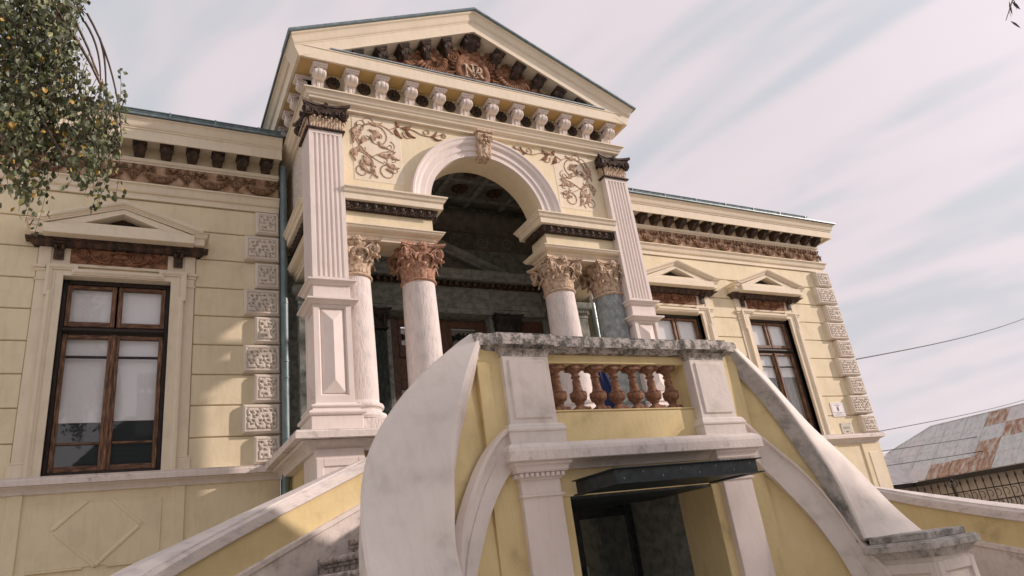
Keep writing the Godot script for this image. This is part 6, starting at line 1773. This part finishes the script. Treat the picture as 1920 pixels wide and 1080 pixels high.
func birch() -> void:
	var base := Vector3(-3.4, 0, 5.2)
	var t := thing("birch_tree", "weeping birch hanging its leafy twigs before the near wing's eaves", "tree", base)
	var g := RandomNumberGenerator.new()
	g.seed = 77
	var tr := MB.new()
	tr.tube([Vector3.ZERO, Vector3(0.05, 2.0, 0), Vector3(0.12, 4.5, -0.1), Vector3(0.3, 7.0, -0.25), Vector3(0.4, 9.2, -0.2)], 0.17, 0.05, 12)
	part(t, "trunk", tr, M.bark)
	# limbs arching over to the villa, in world points
	var limbs := [
		[Vector3(-3.15, 5.6, 5.0), Vector3(-2.2, 7.6, 4.6), Vector3(-1.0, 7.6, 4.2), Vector3(-0.28, 5.62, 4.05)],
		[Vector3(-3.2, 5.0, 5.0), Vector3(-2.4, 6.6, 4.7), Vector3(-1.3, 6.6, 4.3), Vector3(-0.55, 5.0, 4.1)],
		[Vector3(-3.25, 4.4, 5.0), Vector3(-2.4, 6.0, 4.8), Vector3(-1.45, 6.2, 4.5), Vector3(-1.02, 5.15, 4.25)],
		[Vector3(-3.05, 6.4, 4.9), Vector3(-2.2, 8.2, 4.2), Vector3(-1.1, 8.1, 3.9), Vector3(-0.5, 6.4, 3.7)],
		[Vector3(-3.0, 7.0, 4.9), Vector3(-2.4, 8.6, 5.2), Vector3(-1.6, 8.4, 5.4), Vector3(-1.3, 6.6, 5.2)],
		[Vector3(-3.2, 5.3, 5.0), Vector3(-3.9, 7.4, 5.6), Vector3(-4.9, 7.3, 5.8), Vector3(-5.4, 5.0, 5.6)],
		[Vector3(-3.1, 6.2, 4.9), Vector3(-3.4, 8.2, 6.0), Vector3(-3.2, 8.0, 7.0), Vector3(-2.9, 5.8, 7.2)]]
	var lines := []
	for q in limbs:
		var p := bez3(q[0] - base, q[1] - base, q[2] - base, q[3] - base, 18)
		lines.append(p)
		var b := MB.new()
		b.tube(p, 0.045, 0.009, 7)
		part(t, "limb", b, M.bark)
	# hanging twigs and their leaves; x, z and the height of the lowest leaf follow the crown's ragged hem
	var tw := MB.new()
	var xf := []; var cols := []
	var strands := []
	for i in 165:
		var x := g.randf_range(-1.75, -0.26)
		var hem := 4.95 + 0.30 * sin(x * 9.0) + g.randf_range(-0.1, 0.5)
		if x > -0.58: hem = 4.84 + g.randf_range(0.0, 0.35) + 0.5 * maxf(0.0, x + 0.36)
		elif x > -0.80: hem = 5.2 + g.randf_range(0.0, 0.5)
		var top := 5.5 + 0.9 * absf(x + 0.3) + g.randf_range(-0.1, 0.9)
		if x < -0.7: top += g.randf_range(0.0, 1.2)
		else: top = minf(top, 5.62 + (-0.3 - x) * 1.3 + g.randf_range(0.0, 0.15))
		strands.append([Vector3(x, top, g.randf_range(3.75, 4.5)), hem, 1.0])
	for i in 26:
		strands.append([Vector3(g.randf_range(-1.9, -0.80), g.randf_range(6.3, 7.6), g.randf_range(3.8, 5.0)), g.randf_range(5.7, 6.7), 1.1])
	for i in 50:   # outside the frame: the rest of the crown
		var l: Array = lines[g.randi_range(3, 6)]
		var q: Vector3 = l[g.randi_range(6, 18)] + base
		strands.append([q + Vector3(g.randf_range(-0.5, 0.3), 0.1, g.randf_range(-0.4, 0.4)), q.y - g.randf_range(0.6, 2.0), 0.8])
	# four bare twigs that reach beyond the leaves
	for q in [[Vector3(-0.62, 6.85, 4.0), Vector3(-0.35, 6.35, 4.0), Vector3(-0.25, 5.7, 4.02), Vector3(-0.24, 5.35, 4.0)], [Vector3(-0.63, 6.75, 4.0), Vector3(-0.45, 6.45, 4.0), Vector3(-0.44, 6.1, 4.0), Vector3(-0.45, 5.6, 4.0)], [Vector3(-0.5, 6.6, 4.0), Vector3(-0.40, 6.3, 4.0), Vector3(-0.42, 6.0, 4.0), Vector3(-0.36, 5.5, 4.0)], [Vector3(-0.26, 5.72, 4.0), Vector3(-0.33, 5.6, 4.0), Vector3(-0.34, 5.4, 4.0), Vector3(-0.33, 5.1, 4.0)], [Vector3(-1.4, 6.4, 4.1), Vector3(-1.1, 6.2, 4.1), Vector3(-0.9, 6.0, 4.1), Vector3(-0.72, 5.75, 4.1)], [Vector3(-1.5, 7.6, 4.1), Vector3(-1.1, 7.3, 4.0), Vector3(-0.8, 7.0, 4.0), Vector3(-0.6, 6.82, 4.0)]]:
		tw.tube(bez3(q[0] - base, q[1] - base, q[2] - base, q[3] - base, 12), 0.011, 0.004, 5)
	var singles := 0
	for s in strands:
		var p0: Vector3 = s[0]
		var len_: float = maxf(0.35, p0.y - s[1])
		var n := int(len_ / 0.2) + 2
		var pts := []
		var sway := g.randf_range(-0.10, 0.10); var swz := g.randf_range(-0.1, 0.1)
		for i in n: pts.append(p0 + Vector3(sway * sin(i * 0.8), -len_ * i / (n - 1.0), swz * sin(i * 0.6 + 1.0)) - base)
		tw.tube(pts, 0.0035, 0.0018, 3)
		var count := int(len_ * 36.0 * s[2])
		for k in count:
			var u := g.randf()
			var f := u * (n - 1.0)
			var i0 := mini(int(f), n - 2)
			var pos: Vector3 = (pts[i0] as Vector3).lerp(pts[i0 + 1], f - i0) + Vector3(g.randf_range(-0.055, 0.055), g.randf_range(-0.02, 0.02), g.randf_range(-0.055, 0.055))
			var bs := Basis.from_euler(Vector3(g.randf_range(-0.9, 0.5), g.randf_range(0, TAU), g.randf_range(-0.5, 0.5))).scaled(Vector3.ONE * g.randf_range(0.7, 1.2))
			xf.append(Transform3D(bs, pos)); cols.append(leaf_colour(g))
	part(t, "twig", tw, M.twig)
	var lm := leaf_mesh(0.056, 0.044)
	cloud_of(t, "leaves", lm, leaf_mat("birch_leaf"), xf, cols)

func crown_tree(called: String, label: String, base: Vector3, centre: Vector3, size: Vector3, clumps_: int, per: int, lm: Mesh, m: Material, seed_: int) -> Node3D:
	var t := thing(called, label, "tree", base)
	var g := RandomNumberGenerator.new()
	g.seed = seed_
	var tr := MB.new()
	tr.tube([Vector3.ZERO, Vector3(0.1, centre.y * 0.4, 0), Vector3(0.0, centre.y * 0.75, 0.1), Vector3(0.1, centre.y, 0.0), Vector3(0.15, centre.y + size.y * 0.7, 0.1)], 0.2, 0.04, 12)
	part(t, "trunk", tr, M.bark)
	var tw := MB.new()
	var xf := []; var cols := []
	for i in clumps_:
		var d := Vector3(g.randfn(), g.randfn(), g.randfn()).normalized() * pow(g.randf_range(0.05, 1.0), 0.45)
		var c := centre + d * size
		tw.tube(bez3(Vector3(0.1, maxf(1.5, c.y - size.y * 0.8), 0.05), Vector3(c.x * 0.3, c.y - 0.5, c.z * 0.3), Vector3(c.x * 0.8, c.y + 0.1, c.z * 0.8), c, 8), 0.045, 0.01, 6)
		for k in per:
			var o := Vector3(g.randfn(0, 0.34), g.randfn(0, 0.30), g.randfn(0, 0.34))
			var bs := Basis.from_euler(Vector3(g.randf_range(-0.8, 0.8), g.randf_range(0, TAU), g.randf_range(-0.6, 0.6))).scaled(Vector3.ONE * g.randf_range(0.8, 1.4))
			xf.append(Transform3D(bs, c + o)); cols.append(leaf_colour(g) * 0.9)
	part(t, "limbs", tw, M.bark)
	cloud_of(t, "leaves", lm, m, xf, cols)
	return t

func street_trees() -> void:
	# both stand beyond the frame: one shades the stair, a twig of the other hangs into the corner of the picture
	crown_tree("lime_tree", "full-crowned street tree that shades the stair, out of the picture", Vector3(14.2, 0, 9.7), Vector3(0, 6.4, 0), Vector3(1.9, 2.2, 1.55), 46, 330, leaf_mesh(0.10, 0.085), leaf_mat("lime_leaf"), 31)
	var base := Vector3(6.8, 0, 10.9)
	var t := crown_tree("willow_tree", "narrow-leaved tree whose twig hangs into the top corner of the sky", base, Vector3(0.3, 5.9, 0.4), Vector3(0.9, 1.0, 0.9), 10, 120, leaf_mesh(0.085, 0.022), leaf_mat("willow_leaf"), 32)
	var g := RandomNumberGenerator.new()
	g.seed = 33
	var tw := MB.new()
	var tip := [Vector3(4.6, 4.75, 9.35), Vector3(3.4, 4.0, 9.2), Vector3(3.05, 3.55, 9.17), Vector3(2.905, 3.315, 9.09)]
	tw.tube(bez3(Vector3(0.1, 4.2, 0.0), Vector3(6.5, 5.4, 10.2) - base, Vector3(5.4, 5.2, 9.6) - base, tip[0] - base, 14), 0.035, 0.012, 6)
	var tp := bez3(tip[0] - base, tip[1] - base, tip[2] - base, tip[3] - base, 14)
	tw.tube(tp, 0.012, 0.0012, 5)
	var lm := leaf_mesh(0.085, 0.022)
	for i in range(3, 15):
		for s in (3 if i < 13 else 1):
			var bs := Basis.from_euler(Vector3(g.randf_range(-0.5, 0.5), g.randf_range(0, TAU), g.randf_range(-0.4, 0.4))).scaled(Vector3(0.55, 0.8, 0.55) * g.randf_range(0.7, 1.0))
			var o := part(t, "leaf", lm, M.willow_leaf_near, "", (tp[i] as Vector3) + Vector3(g.randf_range(-0.02, 0.02), 0, g.randf_range(-0.02, 0.02)))
			o.basis = bs
	part(t, "twig", tw, M.bark)

# ---------------------------------------------------------------- scene
func sky_image(to_sun: Vector3) -> Image:
	# thin high cloud in long streaks: pinkish white veils with blue-grey between them
	var w := 1024; var h := 512
	var im := Image.create(w, h, false, Image.FORMAT_RGBF)
	var f1 := noise(3, 0.9, 5); var f2 := noise(8, 0.35, 3); var f3 := noise(15, 3.5, 4)
	var axis := Vector2(-0.40, -0.92).normalized()   # the streaks run towards this point of the horizon
	var nrm := Vector2(-axis.y, axis.x)
	for j in h:
		var up := (0.5 - (j + 0.5) / h) * PI
		var cy := cos(up); var sy := sin(up)
		for i in w:
			var a := (i + 0.5) / w * TAU
			# the left edge of the picture looks to -z
			var d := Vector3(sin(a) * cy, sy, -cos(a) * cy)
			var el := maxf(d.y, 0.0)
			var p := Vector2(d.x, d.z) / (el + 0.16)
			var s := p.dot(axis); var t := p.dot(nrm)
			var warp := f2.get_noise_2d(s * 0.5, t * 0.8) * 0.5
			var n := f1.get_noise_2d(s * 0.42 + warp * 0.3, (t + warp) * 2.6) + 0.5 * f3.get_noise_2d(s * 0.5 + warp, (t + warp) * 1.7) + 0.45 * f2.get_noise_2d(s * 1.3, t * 1.6)
			var gap := smoothstep(0.20, -0.45, n)
			var veil := Color(0.55, 0.497, 0.522)
			var haze := Color(0.60, 0.535, 0.55)
			var blue := Color(0.325, 0.395, 0.45)
			var c := veil.lerp(blue, gap * 0.48)
			c = c.lerp(haze, 0.75 * pow(1.0 - el, 5.0))
			c = c * (0.98 + 0.05 * n)
			# the veil scatters the sun: it brightens gently towards it
			c = c * (1.0 + 0.75 * exp(-pow(d.angle_to(to_sun) / 0.55, 2.0)))
			if d.y < 0.0: c = c.lerp(Color(0.30, 0.28, 0.26), smoothstep(0.0, -0.12, d.y))
			im.set_pixel(i, j, c)
	return im

func _ready() -> void:
	# camera: a phone held level with the eyes, tipped up and turned to the right, slightly rolled
	var cam := Camera3D.new()
	cam.name = "camera"
	cam.fov = 44.9; cam.near = 0.05; cam.far = 600.0
	var right := Vector3(0.88220226, -0.13026091, 0.45249449); var fwd := Vector3(0.46669189, 0.36962726, -0.80347643)
	var upv := right.cross(fwd)
	cam.transform = Transform3D(Basis(right, upv, -fwd), Vector3(0, 1.6, 10.0))
	add_child(cam)
	cam.current = true
	# sky and exposure
	var az := deg_to_rad(65.5); var el := deg_to_rad(23.3)
	var to_sun := Vector3(sin(az) * cos(el), sin(el), cos(az) * cos(el))
	var env := Environment.new()
	env.background_mode = Environment.BG_SKY
	var sky := Sky.new()
	var pano := PanoramaSkyMaterial.new()
	pano.panorama = ImageTexture.create_from_image(sky_image(to_sun))
	sky.sky_material = pano
	env.sky = sky
	env.background_energy_multiplier = 1.0
	env.tonemap_mode = Environment.TONE_MAPPER_LINEAR
	env.tonemap_exposure = 1.4
	env.sdfgi_enabled = true; env.ssao_enabled = true; env.ssil_enabled = true
	var we := WorldEnvironment.new()
	we.name = "world_environment"
	we.environment = env
	add_child(we)
	# hazy sun, high on the right in front of the facade
	var sun := DirectionalLight3D.new()
	sun.name = "sun"
	sun.light_color = Color(1.0, 0.92, 0.88)
	sun.light_energy = 0.85
	sun.light_angular_distance = 1.6
	sun.shadow_enabled = true
	sun.transform = Transform3D(Basis.looking_at(-to_sun), to_sun * 30.0)
	add_child(sun)
	make_materials()
	# ground
	var gb := MB.new()
	gb.face(Vector3(-300, 0, -300), Vector3(-300, 0, 300), Vector3(300, 0, 300), Vector3(300, 0, -300), Vector3(0, -1, 0))
	var ground := part(self, "ground", gb, M.paving)
	ground.set_meta("kind", "structure")
	tag(ground, "pale stone paving in front of the villa", "ground")
	# large structure
	villa = thing("villa", "cream single-storey villa with a pedimented loggia, terracotta ornament and quoined wings", "villa", Vector3(XC, 0, 0))
	wing(-1.0)
	wing(1.0)
	portico()
	loggia()
	staircase()
	neighbour()
	small_things()
	birch()
	street_trees()
